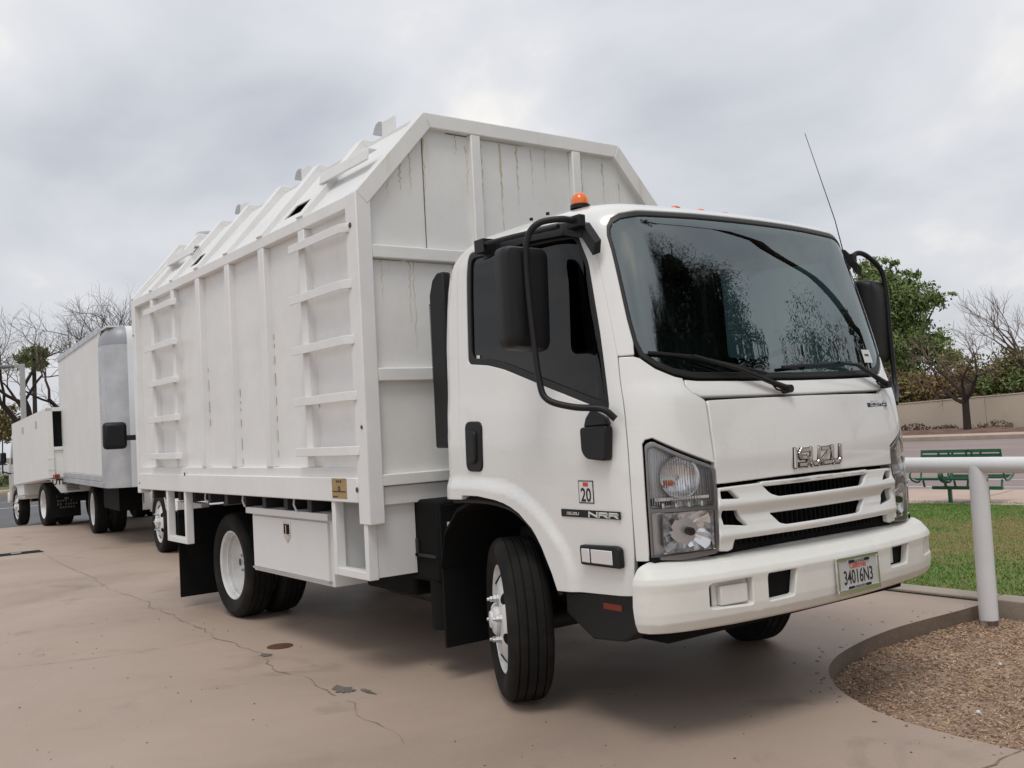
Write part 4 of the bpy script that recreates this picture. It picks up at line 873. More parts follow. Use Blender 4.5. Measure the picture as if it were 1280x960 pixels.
# expansion joints and cracks: thin recessed strips
def strip(name, pts, w_, z=.0035, m=CRACK, jag=0, parent=None, kind='structure'):
    P_ = []
    for a, b in zip(pts, pts[1:]):
        d = math.dist(a, b); n = max(1, int(d/.07)) if jag else 1
        for k in range(n):
            t = k/n; P_.append((a[0]+(b[0]-a[0])*t+(random.gauss(0, jag) if k else 0), a[1]+(b[1]-a[1])*t+(random.gauss(0, jag) if k else 0)))
    P_.append(pts[-1]); V = []; Fs = []
    for i, p in enumerate(P_):
        a = P_[max(i-1,0)]; b = P_[min(i+1,len(P_)-1)]; d = Vector((b[0]-a[0], b[1]-a[1])); d = d.normalized() if d.length > 0 else Vector((1,0)); ww = w_*(random.uniform(.15,1.2) if jag else 1)/2
        V += [(p[0]-d.y*ww, p[1]+d.x*ww, z), (p[0]+d.y*ww, p[1]-d.x*ww, z)]
    Fs = [(2*i, 2*i+1, 2*i+3, 2*i+2) for i in range(len(P_)-1)]
    me = bpy.data.meshes.new(name); me.from_pydata(V, [], Fs); me.update(); me.materials.append(m)
    o = link(name, me, None, parent)
    if not parent: o['kind'] = kind
    return o
for ys in ((-16.4,14),):
    strip('expansion_joint', [(-11.2,-1.06),(-9.0,-1.2),(-7.28,-1.24)], .006, jag=.006)
strip('crack', [(-7.28,-1.24),(-6.07,-1.34),(-5.3,-1.30),(-4.65,-1.37),(-3.9,-1.38),(-3.01,-1.43),(-2.6,-1.40),(-2.09,-1.42)], .006, jag=.018)
strip('crack', [(-2.09,-1.42),(-1.62,-1.53),(-1.3,-1.46),(-1.07,-1.51),(-.85,-1.52)], .006, jag=.014)
strip('crack', [(-.72,-1.52),(-.44,-1.61),(-.25,-1.60),(0,-1.62),(.1,-1.66)], .004, jag=.012)
strip('crack', [(-7.6,-5.0),(-7.5,-3.4),(-7.39,-2.11),(-7.32,-1.27),(-7.0,-.61),(-6.9,.3)], .006, jag=.008)
strip('crack', [(-3.3,-5.0),(-3.2,-3.6),(-3.11,-2.76),(-2.92,-2.13)], .005, jag=.01)
strip('crack', [(-2.92,-2.13),(-2.85,-1.75),(-2.9,-1.43)], .004, jag=.006)
strip('expansion_joint', [(1.98,-40),(1.95,-3),(1.97,.02)], .012, jag=.004)
def blob(name, x, y, rx, ry, z, m, n=18, jit=.3, parent=None):
    V = [(x, y, z)]+[(x+rx*math.cos(a)*(1+random.uniform(-jit,jit)), y+ry*math.sin(a)*(1+random.uniform(-jit,jit)), z) for a in [2*math.pi*k/n for k in range(n)]]
    me = bpy.data.meshes.new(name); me.from_pydata(V, [], [(0, 1+k, 1+(k+1)%n) for k in range(n)]); me.update(); me.materials.append(m); o = link(name, me, None, parent)
    if not parent: o['kind'] = 'structure'
    return o
OILS = ground_mat('old_stain', (.185,.135,.105), (.24,.17,.135), .6, .1, 60, 3); CHIPM = ground_mat('patch_grey', (.11,.10,.09), (.20,.175,.15), .85, .8, 60, 25)
blob('concrete_chip', -.93, -1.43, .10, .045, .0042, CHIPM, 22, .5); blob('concrete_chip', -.80, -1.36, .07, .02, .0046, CHIPM, 16, .5)
blob('concrete_chip', -2.09, -1.40, .06, .03, .0042, CHIPM, 16, .5)
mb = MB(); mb.lathe([(.085,0),(.085,.004),(.07,.006),(.0,.006)], Matrix.Translation((-2.27,-1.23,0)), 24); o = mb.build('cleanout_cover', mat('rust_cover', (.12,.045,.028), .85, noise_amt=.4, nscale=30), None, smooth=True)
tag(o, 'small round rust-brown metal cover set flush in the concrete behind the front wheel', 'cover')
mb = MB(); mb.box((-11.20,-1.62,.0),(-10.86,-1.04,.006)); dr_ = mb.build('drain_grate', BLACKM, None); tag(dr_, 'dark narrow drain grate set in the driveway at the far left', 'drain')
mb = MB(); mb.box((-11.06,-1.42,.006),(-10.98,-1.30,.012)); mb.build('wet_plate', ALU, dr_)
# scattered grit on the driveway
bits = MB(); rs = random.Random(3)
for _ in range(420):
    x = rs.uniform(-6, 3.2); y = rs.uniform(-3.6, 2.4)
    if x > .3 and y > .2: continue
    r_ = rs.uniform(.002, .006); a = rs.uniform(0, 6.28)
    bits.add([(x+r_*math.cos(a+k*2.1), y+r_*math.sin(a+k*2.1)*1.4, .001) for k in range(3)]+[(x, y, r_)], [(0,1,3),(1,2,3),(2,0,3)])
o = bits.build('grit', mat('grit', (.10,.075,.055), .9, island=.6), None); tag(o, kind='stuff', label='small dark grit scattered over the concrete')
# kerb of the lawn with an open joint to the driveway
mb = MB(); mb.box((-16.5,2.742,-.16),(.40,2.95,.022)); mb.box((.42,2.742,-.16),(4.4,2.95,.022)); mb.box((4.43,2.742,-.16),(9,2.95,.022)); mb.box((9.03,2.742,-.16),(16,2.95,.022))
o = mb.build('lawn_kerb', CONCL, None, bevel=.008); o['kind'] = 'structure'
strip('open_joint', [(-16,2.731),(.43,2.731)], .024, .004, BLACKM)
# local road frame: c = y - .15 x
SL = .15
def band(name, c0, c1, z, m, x0=-400, x1=400, thick=0, side=None): return sheet(name, [(x0, c0+SL*x0), (x1, c0+SL*x1), (x1, c1+SL*x1), (x0, c1+SL*x1-SL*(x1-x0))], z, m, thick, side)
sheet('lawn', [(-17,2.95),(16,2.95),(16,9.24+SL*16),(-17,9.24-SL*17)], .0, SOIL)
band('sidewalk', 9.26, 11.50, .01, WALKM, -17.5, 60, .15)
for k in range(14): strip('sidewalk_joint', [(-14+k*1.55, 9.27+SL*(-14+k*1.55)), (-14.35+k*1.55, 11.48+SL*(-14.35+k*1.55))], .012, .0135)
band('verge_kerb', 11.52, 11.68, .008, CONCL, -17.5, 60, .15)
band('main_road', 11.6, 36.6, -.125, ASPH, -300, 300)
for c, w_ in ((13.67,.13),(15.33,.13)): strip('lane_line', [(-60, c-SL*60), (60, c+SL*60)], w_, -.121, PAINT)
for c in (22.9,28.7):
    for k in range(12):
        x = -60+k*9+(2.2 if c < 25 else -1.0); strip('lane_dash', [(x, c+SL*x), (x+3, c+SL*(x+3))], .12, -.121, PAINT)
band('gutter', 36.5, 37.0, -.119, CONCF, -200, 200)
band('far_kerb', 37.0, 37.2, .02, CONCL, -200, 200, .2)
band('far_sidewalk', 37.2, 40.4, .01, WALKM, -200, 200)
# dirt strip with humps
mb = MB(); nx, ny = 160, 8
for i in range(nx+1):
    for j in range(ny+1):
        x = -60+i*.75; c = 40.4+j*.56; h = .0 if j in (0,) else .10+.14*noise.noise(Vector((x*.35, c*.7, 0)))+.08*noise.noise(Vector((x*1.5, c*2, 3)))
        mb.v.append((x, c+SL*x, .012+max(0, h)))
mb.f = [(i*(ny+1)+j, (i+1)*(ny+1)+j, (i+1)*(ny+1)+j+1, i*(ny+1)+j+1) for i in range(nx) for j in range(ny)]; mb.mi = [0]*len(mb.f)
o = mb.build('dirt_strip', DIRT, None, smooth=True, ang=80); o['kind'] = 'structure'
# side street beyond the row
sheet('side_street', [(-20.6,-80),(-20.6,9.0),(-39,6.0),(-39,-80)], -.27, ASPHD)
sheet('street_corner', [(-20.6,8.9),(-18,9.2),(-18,12),(-60,14),(-60,7.5),(-39,5.9)], -.262, ASPHD)
strip('street_line', [(-29.5,-40),(-29.5,7)], .2, -.264, PAINT); strip('street_line', [(-33.6,-40),(-33.6,7)], .12, -.264, PAINT)
for x, w_, nm, m_, z_ in ((-39.0,.4,'far_street_kerb',CONCL,-.12),(-41.2,1.8,'far_street_sidewalk',WALKM,-.13)): sheet(nm, [(x,-80),(x,7.5),(x-w_,7.5),(x-w_,-80)], z_, m_, .2)
sheet('side_verge_left', [(-20.6,-80),(-20.6,-40),(-20.9,-40),(-20.9,-80)], -.2, CONCL)
sheet('far_lawn', [(-39.4,-80),(-39.4,9),(-52,9),(-52,-80)], -.15, SOIL)
sheet('parking_lot', [(-52,-80),(-52,30),(-120,30),(-120,-80)], -.2, ASPHD)

# ---- boundary wall across the road
wall = empty('stucco_wall', (-20, 44.8-SL*20, 0), rot=(0, R(-1.8), math.atan(SL))); tag(wall, 'long plain tan stucco wall across the road', 'wall')
for k in range(-4, 8):
    mb = MB(); x0 = k*9.0; h = 1.58
    mb.box((x0,-.1,-1.4),(x0+8.985,.1,h)); s_ = mb.build('wall_section', WALLM, wall, bevel=.01)
    mb = MB(); mb.box((x0-.0,-.125,h+.002),(x0+8.98,.125,h+.06)); mb.build('wall_cap', WALLM, s_, bevel=.01)

# ---- white pipe rail
rail = empty('pipe_barrier', (.57,2.47,-.11)); tag(rail, 'thick white steel pipe rail on round posts at the edge of the gravel', 'barrier')
mb = MB(); mb.tube([(-2.9,-.02,1.06),(8,-.02,1.06)], .053, 24); mb.build('rail', PIPEW, rail, smooth=True)
for x in (0, 3.05, 6.1, -2.5):
    mb = MB(); mb.tube([(x,-.02,-.06),(x,-.02,1.05)], .058, 24); pst = mb.build('post', PIPEW, rail, smooth=True)
    mb = MB(); mb.tube([(x,-.02,-.05),(x,-.02,.055)], 0.0592, 24, caps=False); mb.build('rust_foot', mat('rusty_white', (.50,.45,.40), .7, noise_amt=.3, nscale=9, dirt=[((.09,.05,.03),(14,14,10),.45,.6,.9)]), pst, smooth=True)

# ---- gravel stones, mulch chips, twigs
def inside_bed(x, y):
    if not (x > .42 and y < 2.70 and x < 9): return False
    for a, b in zip(KC, KC[1:]):
        if a[0] <= x < b[0] or b[0] <= x < a[0]:
            yy = a[1]+(b[1]-a[1])*(x-a[0])/(b[0]-a[0]+1e-9)
            if a[1] < 2.0 and y < yy+.01: return False
    return True
CHIP = mat('wood_chips', (.50,.345,.24), .9, island=.35); CHIPD = mat('dark_chips', (.24,.155,.105), .9, island=.4); STN = mat('gravel_stones', (.54,.39,.285), .9, island=.35); STRAW = mat('dry_grass', (.45,.33,.20), .8, island=.3)
gb = {0: MB(), 1: MB(), 2: MB(), 3: MB()}; rs = random.Random(11)
cnt = 0
while cnt < 62000:
    x = .42+rs.random()**1.25*6.0; y = rs.uniform(.0, 2.7)
    if not inside_bed(x, y): cnt += 1; continue
    cnt += 1; k = rs.choices((0,1,2,3), (.38,.20,.38,.04))[0]; a = rs.uniform(0, 6.28); z = -.10+.012*noise.noise(Vector((x*4,y*4,0)))+rs.uniform(-.002,.006)
    if k == 2:
        s_ = rs.uniform(.0025,.007); pts = []
        for q in ((1,0,0),(-1,0,0),(0,1,0),(0,-1,0),(0,0,.8),(0,0,-.6)): pts.append((x+q[0]*s_*rs.uniform(.6,1.3), y+q[1]*s_*rs.uniform(.6,1.3), z+q[2]*s_))
        gb[k].add(pts, [(0,2,4),(2,1,4),(1,3,4),(3,0,4),(2,0,5),(1,2,5),(3,1,5),(0,3,5)])
    else:
        l = rs.uniform(.004,.013)*(2.4 if k == 3 else 1); w_ = rs.uniform(.0012,.0035)*(.6 if k == 3 else 1); ti = rs.uniform(-.35,.35); u_ = Vector((math.cos(a)*l, math.sin(a)*l, l*ti)); v_ = Vector((-math.sin(a)*w_, math.cos(a)*w_, w_*rs.uniform(-.6,.6))); c_ = Vector((x, y, z+.004+abs(ti)*l*.6))
        gb[k].hexa([c_-u_-v_, c_+u_-v_, c_+u_+v_, c_-u_+v_], [c_-u_-v_+Vector((0,0,.0025)), c_+u_-v_+Vector((0,0,.0025)), c_+u_+v_+Vector((0,0,.0025)), c_-u_+v_+Vector((0,0,.0025))])
for _ in range(45):   # a few chips kicked onto the concrete edge
    k_ = rs.randrange(2, len(KC)-6); q_ = Vector(KC[k_]); x = q_.x-abs(rs.gauss(0,.07))*(1 if q_.y > .6 else .3); y = q_.y-abs(rs.gauss(0,.07))*(0 if q_.y > 1 else 1)-.01
    a = rs.uniform(0,6.28); l = rs.uniform(.004,.012); w_ = rs.uniform(.0015,.004); u_ = Vector((math.cos(a)*l, math.sin(a)*l, 0)); v_ = Vector((-math.sin(a)*w_, math.cos(a)*w_, 0)); c_ = Vector((x-.01, y, .001)); gb[rs.choice((0,0,1))].hexa([c_-u_-v_, c_+u_-v_, c_+u_+v_, c_-u_+v_], [c_-u_-v_+Vector((0,0,.003)), c_+u_-v_+Vector((0,0,.003)), c_+u_+v_+Vector((0,0,.003)), c_-u_+v_+Vector((0,0,.003))])
for k, (nm, m_, lb) in enumerate((('wood_chips',CHIP,'brown wood chips mixed into the gravel bed'),('dark_mulch',CHIPD,'dark mulch scraps in the gravel bed'),('gravel_stones',STN,'small tan stones of the gravel bed'),('dry_stalks',STRAW,'pale dry grass stalks on the gravel'))):
    tag(gb[k].build(nm, m_, None), lb, kind='stuff')
mb = MB(); mb.tube([(2.02,.92,-.088),(1.78,1.10,-.080),(1.60,1.24,-.075),(1.47,1.42,-.080),(1.42,1.62,-.085)], [.006,.006,.005,.004,.002], 6); mb.tube([(1.60,1.24,-.075),(1.50,1.16,-.07),(1.38,1.14,-.08)], [.004,.003,.002], 5); mb.tube([(1.47,1.42,-.08),(1.62,1.62,-.07),(1.72,1.85,-.08)], [.004,.003,.002], 5)
tag(mb.build('fallen_twig', mat('twig_bark', (.16,.10,.065), .9), None, smooth=True), 'thin bare fallen twig lying on the gravel bed', 'twig')
for k, (x, y) in enumerate(((.80,.98),(1.45,.66),(1.1,1.55))):
    mb = MB(); mb.lathe([(0,-.004),(.012,0),(.009,.007),(0,.010)], Matrix.Translation((x,y,-.092)) @ Matrix.Rotation(.3*k,4,'X'), 7)
    tag(mb.build('white_pebble', RIMW, None), ('white pebble in the gravel nearest the curved kerb','white pebble in the gravel nearest the driveway edge','white pebble out in the middle of the gravel bed')[k], 'pebble')

# ---- grass
def grass(name, n, xr, cr, hr, cols, label, wdt=.005, z0=0, rng=5, den=None):
    rs = random.Random(rng); mbs = [MB() for _ in cols]
    for _ in range(n):
        x = rs.uniform(*xr); c = rs.uniform(*cr); y = c+SL*x if cr[1] > 5 else c
        if y < 2.96: continue
        br = noise.noise(Vector((x*.55, y*.9, 1)))+.5*noise.noise(Vector((x*2.2, y*2.2, 5)))
        # worn brown belt in the middle of the lawn
        t = (y-SL*x-6.3)/1.5; br += .95*math.exp(-t*t)-.20
        k = 1 if br+rs.gauss(0,.18) > .22 else 0
        if k == 1 and rs.random() < .25: k = 2
        h = rs.uniform(*hr)*(1 if k == 0 else .6); a = rs.uniform(0, 6.28); w_ = wdt*rs.uniform(.7,1.4); dx, dy = math.cos(a)*w_, math.sin(a)*w_; lx, ly = rs.gauss(0,.35)*h, rs.gauss(0,.35)*h
        mbs[k].add([(x-dx,y-dy,z0),(x+dx,y+dy,z0),(x+lx*.4+dx*.6,y+ly*.4+dy*.6,z0+h*.6),(x+lx,y+ly,z0+h)], [(0,1,2),(0,2,3)])
    for b, (nm, c) in zip(mbs, cols):
        if b.v: tag(b.build(nm, c, None), label[nm], kind='stuff')
GRN = mat('grass_green', (.115,.26,.038), .6, island=.35); GRT = mat('grass_tan', (.38,.28,.11), .8, island=.3); GRO = mat('grass_olive', (.21,.22,.06), .7, island=.3)
grass('lawn', 150000, (-7,2.5), (2.9,9.6), (.010,.026), [('green_grass',GRN),('dry_grass',GRT),('olive_grass',GRO)], {'green_grass':'short green lawn grass behind the kerb','dry_grass':'worn straw-coloured grass across the middle of the lawn','olive_grass':'olive half-dry grass in the lawn'}, .0045)

# ---- bench
bn = empty('park_bench', (-3.08,8.98,.0), math.atan(SL)); tag(bn, 'green metal back-to-back bench on two legs at the pavement edge', 'bench')
mb = MB(); mb.box((-.50,-.03,.19),(.42,.03,.235)); mb.build('beam', GREEN, bn, bevel=.004)
for x in (-.27,.22): mb = MB(); mb.box((x-.022,-.022,-.02),(x+.022,.022,.19)); mb.build('leg', GREEN, bn)
for sx_, sy_ in ((-.44,-1),(-.02,-1),(-.20,1),(.24,1)):
    st = empty('bench_seat'); st.parent = bn; st.location = (sx_, sy_*.05, .24)
    for s_ in (-1, 1):
        mb = MB(); mb.tube(bez([(s_*.185,sy_*.30,.24),(s_*.195,sy_*.36,.17),(s_*.19,sy_*.30,.10),(s_*.185,sy_*.12,.06),(s_*.185,sy_*.02,.12),(s_*.185,-sy_*.03,.30),(s_*.185,-sy_*.07,.49)], 4), .014, 6); mb.tube([(s_*.14,sy_*.06,.07),(s_*.15,0,-.01)], .016, 6); mb.build('side_frame', GREEN, st, smooth=True)
    for k in range(5): mb = MB(); y_ = sy_*(.06+k*.058); z_ = .085+.012*abs(k-1.5); mb.box((-.178,y_-.022,z_),(.178,y_+.022,z_+.014)); mb.build('seat_slat', GREEN, st)
    for k in range(5): mb = MB(); z_ = .20+k*.062; y_ = -sy_*(.0+k*.016); mb.box((-.178,y_-.008,z_),(.178,y_+.008,z_+.044)); mb.build('back_slat', GREEN, st)

# ---- street lamp far left
lm = empty('street_lamp', (-38.85,3.6,-.2)); tag(lm, 'tall pale square street lamp with a flat head on a short arm, far left', 'lamp post')
mb = MB(); mb.box((-.09,-.09,0),(.09,.09,5.15)); mb.build('pole', mat('lamp_grey', (.42,.42,.40), .6), lm, bevel=.01)
M_ = Matrix.Rotation(R(-118),4,'Z'); mb = MB(); mb.box((0,-.04,5.05),(.4,.04,5.12), M_); mb.build('arm', MATS['lamp_grey'], lm)
mb = MB(); mb.box((.3,-.16,5.02),(.95,.16,5.13), M_); mb.build('lamp_head', mat('lamp_head_grey', (.20,.20,.20), .6), lm, bevel=.03)

# ================================================================== TREES
BARK = mat('bark_grey', (.13,.10,.08), .95, noise_amt=.4, nscale=6); BARKD = mat('bark_dark', (.045,.032,.026), .95, noise_amt=.4, nscale=8); TWIGM = mat('twigs', (.17,.12,.10), .95)
def grow(rs, limbs, twigs, p, d, l, r, lev, maxlev, spread=.55, upb=.12, droop=0, kids=(2,3), segs=3, tips=None):
    pts = [p]; q = Vector(p); dd = Vector(d)
    for i in range(segs):
        dd = (dd+Vector((rs.gauss(0,.14), rs.gauss(0,.14), rs.gauss(0,.10)+upb*.3-droop*.1))).normalized(); q = q+dd*(l/segs); pts.append(q.copy())
    rr = [r*(1-.38*i/segs) for i in range(segs+1)]
    (limbs if lev <= 2 else twigs).tube(pts, rr, 7 if lev < 2 else (5 if lev <= 2 else 3), caps=False)
    if lev >= maxlev:
        if tips is not None: tips.append(q.copy())
        return
    n = rs.randint(*kids)+(1 if lev >= 3 else 0)
    for k in range(n):
        t = rs.uniform(.35, 1) if (k and lev > 0) else 1; i = min(segs-1, int(t*segs)); b = pts[i]+(pts[i+1]-pts[i])*(t*segs-i)
        a = rs.uniform(0, 6.28); o = dd.orthogonal(); o.rotate(Matrix.Rotation(a+k*2.4, 3, dd)) if False else None
        ax = dd.orthogonal().normalized(); ax = Matrix.Rotation(k*2.4+rs.uniform(0,1.2)+lev, 3, dd) @ ax
        ang = rs.uniform(.5, 1.15)*spread; nd_ = (dd*math.cos(ang)+ax*math.sin(ang)+Vector((0,0,upb))).normalized()
        grow(rs, limbs, twigs, b, nd_, l*rs.uniform(.62,.86), r*rs.uniform(.42,.60), lev+1, maxlev, spread, upb, droop, kids, segs, tips)
def bare_tree(loc, seed, h0, l1, r, lev, label, spread=.7, upb=.14, bark=BARK, lean=(0,0), group=None, leaf=None, forks=4, name='bare_tree', tw=None):
    rs = random.Random(seed); t = empty(name, loc); tag(t, label, 'tree', group)
    A, Bm, tips = MB(), MB(), []
    top = Vector((lean[0]*h0, lean[1]*h0, h0)); A.tube(bez([(0,0,-.3),(lean[0]*h0*.3,lean[1]*h0*.3,h0*.4),tuple(top)], 3), [r*1.35,r*1.2,r*1.1,r*1.05,r,r,r*.95], 8)
    for k in range(forks):
        a = 2*math.pi*k/forks+rs.uniform(-.4,.4); an = rs.uniform(.35,1.0)*spread*1.3
        grow(rs, A, Bm, top-Vector((0,0,rs.uniform(0,.25)*h0)), Vector((math.cos(a)*math.sin(an), math.sin(a)*math.sin(an), math.cos(an))), l1, r*.62, 1, lev, spread, upb, kids=(2,3), tips=tips)
    A.build('trunk', bark, t, smooth=True, ang=70); tag(Bm.build('branches', tw or TWIGM, t), kind='stuff')
    if leaf:
        m_, n_, s_, rad = leaf; Lf = MB()
        for _ in range(n_):
            p = rs.choice(tips)+Vector((rs.gauss(0,rad), rs.gauss(0,rad), rs.gauss(0,rad))); leafcard(Lf, rs, p, s_)
        Lf.build('crown', m_, t)
    return t
def leafcard(Lf, rs, p, s_):
    a = Vector((rs.gauss(0,1), rs.gauss(0,1), rs.gauss(0,1)))
    if a.length < 1e-3: return
    a.normalize(); b = a.orthogonal().normalized(); l = s_*rs.uniform(.4,1.8)
    Lf.add([p-a*l, p-b*l*.38, p+a*l, p+b*l*.38], [(0,1,2,3)])
def leafy(loc, seed, blobs, n, s_, m_, label, trunk_h=1.5, r=.15, cat='tree', name='leafy_tree', group=None, bark=BARKD):
    """blobs: (x,y,z,rx,rz) clumps; leaves gather in small sprays inside them so that gaps remain"""
    rs = random.Random(seed); t = empty(name, loc); tag(t, label, cat, group); A = MB(); Lf = MB()
    if trunk_h: A.tube([(0,0,-.3),(.05,0,trunk_h*.5),(0,.05,trunk_h)], [r*1.3,r,r*.85], 8)
    vol = sum(b[3]**2*b[4] for b in blobs); 
    for b in blobs:
        c = Vector(b[:3]); A.tube([(0,.02,max(.05,trunk_h-.1)),tuple(Vector((0,0,trunk_h))*.45+c*.55+Vector((0,0,-.1))),tuple(c+Vector((0,0,b[4]*.4)))], [r*.5,r*.32,r*.08], 5, caps=False)
        k = int(n*b[3]**2*b[4]/vol); sprays = max(6, k//26)
        for i in range(sprays):
            d = Vector((rs.gauss(0,1), rs.gauss(0,1), rs.gauss(0,1))).normalized(); q = rs.random()**.45*(1+.28*noise.noise(d*2.2+c)); sp_ = c+Vector((d.x*b[3]*q, d.y*b[3]*q, d.z*b[4]*q)); sr = rs.uniform(.10,.20)*b[3]
            if i % 3 == 0: A.tube([tuple(c+(sp_-c)*.15), tuple(sp_)], [r*.09, r*.03], 3, caps=False)
            for _ in range(k//sprays): leafcard(Lf, rs, sp_+Vector((rs.gauss(0,sr), rs.gauss(0,sr), rs.gauss(0,sr*.8))), s_)
    A.build('trunk', bark, t, smooth=True, ang=70); Lf.build('crown' if cat == 'tree' else 'foliage', m_, t); return t
LG = mat('leaf_green', (.125,.175,.045), .6, island=.6); LGY = mat('leaf_yellowgreen', (.17,.19,.05), .6, island=.45); LOL = mat('leaf_olive', (.16,.13,.045), .7, island=.5); LOR = mat('leaf_orange', (.18,.115,.045), .75, island=.45); LDK = mat('leaf_dark', (.035,.045,.028), .6, island=.5); LBR = mat('leaf_brown', (.12,.075,.05), .8, island=.4)
bare_tree((-19.6,39.2,0), 21, 1.75, 1.5, .16, 5, 'bare tree with a dark forked trunk standing in front of the tan wall', .95, .13, BARKD, forks=5)
bare_tree((-19.0,44.6,0), 9, 2.4, 1.8, .15, 5, 'bare tree with tangled reddish branches behind the wall at the right edge', .66, .16, BARK, forks=5)
leafy((-27.6,46.0,0), 4, [(-.3,0,7.9,1.5,1.4),(1.2,.4,7.2,1.5,1.1),(.5,.2,6.2,1.6,1.3),(-1.6,0,5.6,1.7,1.5),(.2,0,4.7,1.9,1.3),(2.0,.6,4.8,1.3,1.0),(-.7,0,9.2,.9,.7),(2.9,.9,7.2,.8,.6),(1.4,.5,8.6,.7,.5),(.4,.2,9.4,.5,.4),(2.9,.9,3.7,.9,.7),(.6,0,3.5,1.4,.7)], 30000, .10, LG, 'tall full green tree rising over the wall beside the truck mirror', 2.6, .22)
leafy((-25.6,45.3,0), 5, [(1.7,.6,3.6,.75,.7),(1.2,.6,2.7,.8,.6)], 2600, .07, LGY, 'small yellow-green tree just right of the tall green one', 2.0, .08)
sh = [(-26.6,43.2,1.5,1.5,LBR,'brown half-bare bush over the wall under the green tree'),(-25.1,43.5,1.3,1.2,LOL,'olive bush over the wall left of the dark-trunked bare tree'),(-23.2,44.0,1.5,1.25,LOR,'orange-brown bush over the wall behind the bare tree'),(-21.3,44.8,1.9,2.0,LOL,'large rounded olive and orange bush over the wall'),(-20.2,44.6,1.6,1.3,LG,'green bush over the wall right of the olive one'),(-18.9,45.2,2.0,2.2,LOL,'tall olive bush over the wall at the right edge'),(-28.9,43.0,1.7,1.5,LOL,'olive bush over the wall behind the truck cab'),(-16.2,45.0,1.8,1.6,LG,'green bush over the wall beyond the right edge')]
for k, (x, y, rx, rz, m_, lb) in enumerate(sh):
    leafy((x,y,0), 40+k, [(0,0,1.9,rx,rz),(-rx*.55,.2,1.6,rx*.8,rz*.8),(rx*.55,.1,2.1,rx*.75,rz*.8)], 10000, .085, m_, lb, .5, .08, 'bush', 'wall_bush', 'bushes along the far side of the tan wall')
# weeds at the foot of the wall
wd_ = MB(); rs = random.Random(8)
for _ in range(2600):
    x = rs.uniform(-40,-8); c = 44.4-abs(rs.gauss(0,.35)); k = noise.noise(Vector((x*.8,0,0)))
    if k < -.05: continue
    for _k in range(2): leafcard(wd_, rs, Vector((x+rs.gauss(0,.1), c+SL*x, .15+rs.random()*.35*(k+.4))), .06)
tag(wd_.build('weeds', LBR, None), 'dry brown weeds at the foot of the tan wall', kind='stuff')
# left: bare trees beyond the side street
for (x, y, sd_, h0, l1, r, lb, ln, fk, sp_) in ((-43.0,4.5,31,2.5,2.2,.26,'leaning bare tree with a thick trunk at the far left edge',(-.18,.12),4,.85),(-44,7.3,33,2.7,2.45,.22,'wide bare tree spreading over the rear of the box truck',(0,0),4,.85),(-44.5,9.8,35,3.0,2.5,.23,'tallest bare tree, seen over the box truck front corner',(0,0),4,.72)):
    bare_tree((x,y,-.2), sd_, h0, l1, r, 6, lb, sp_, .10, BARKD, ln, 'bare trees beyond the side street', forks=fk, tw=BARK)
leafy((-64,8.6,0), 71, [(0,0,7.6,.9,.55),(.4,0,7.0,.8,.5)], 1500, .13, LG, 'small green palm-like crown above the leaning bare tree', 7.0, .14)
leafy((-52,4.4,-.2), 73, [(0,0,3.4,1.3,1.0),(1.4,.4,3.0,1.1,.8)], 3000, .09, LOL, 'green-brown tree low at the far left edge', 1.6, .12)
for k, (x, y) in enumerate(((-49,3.3),(-49.4,4.7),(-49.6,6.2))): leafy((x,y,-.2), 80+k, [(0,0,.35,.9,.45)], 1200, .05, LG, ('leftmost low hedge shrub in front of the far parking lot','middle low hedge shrub in front of the far parking lot','rightmost low hedge shrub in front of the far parking lot')[k], 0.1, .03, 'shrub', 'hedge_shrub', 'low hedge by the parking lot')
# trees on the near side, across from the cab: the windscreen mirrors them
mt = leafy((8.8,4.3,0), 51, [(0,0,5.6,1.7,1.6),(-.9,1.2,5.6,1.4,1.5),(1.0,-1.2,5.8,1.5,1.4),(1.9,-2.5,5.9,1.1,1.2),(-.6,.5,7.6,1.3,1.2),(.2,-.2,8.7,1.0,.9),(-1.4,1.8,6.6,1.0,1.0),(-1.0,1.0,6.2,1.3,1.2),(.9,-1.0,6.1,1.3,1.3),(0,0,7.2,1.3,1.1),(1.6,-2.0,4.9,1.3,1.3),(1.3,-1.6,6.6,.9,.9),(-.9,.9,4.2,1.2,1.0),(.6,-.6,3.8,1.6,1.0),(.9,-1.0,2.7,1.5,.9),(-1.7,1.8,5.2,.8,.7)], 130000, .045, LDK, 'dark evergreen tree out of frame to the right, mirrored in the windscreen', 2.4, .2, 'tree', 'evergreen_tree')
mb = MB(); rs = random.Random(4)
for (bx_, by_, bz_, br_, bzr_) in ((0,0,5.2,1.1,1.1),(-.6,.6,4.9,1.0,1.0),(1.0,-1.2,5.6,1.0,.95),(1.7,-2.2,5.5,.9,.9),(-1.0,1.0,6.0,.8,.8),(.9,-1.0,6.2,.8,.8),(0,0,6.8,.8,.7),(-.5,.5,7.5,.8,.8),(-.8,1.0,5.4,.9,.9),(.6,-.6,3.8,1.1,.7),(.9,-1.0,2.8,1.0,.7)):
    V = []; n1_, n2_ = 14, 9
    for i in range(n2_+1):
        for k in range(n1_):
            t, a = math.pi*i/n2_, 2*math.pi*k/n1_; d = Vector((math.sin(t)*math.cos(a), math.sin(t)*math.sin(a), math.cos(t))); r_ = .75+.5*noise.noise(d*2.6+Vector((bx_,by_,bz_))); V.append((bx_+d.x*br_*r_, by_+d.y*br_*r_, bz_+d.z*bzr_*r_))
    mb.add(V, [(i*n1_+k, i*n1_+(k+1)%n1_, (i+1)*n1_+(k+1)%n1_, (i+1)*n1_+k) for i in range(n2_) for k in range(n1_)])
tag(mb.build('inner_foliage', LDK, mt, smooth=True), kind='stuff')
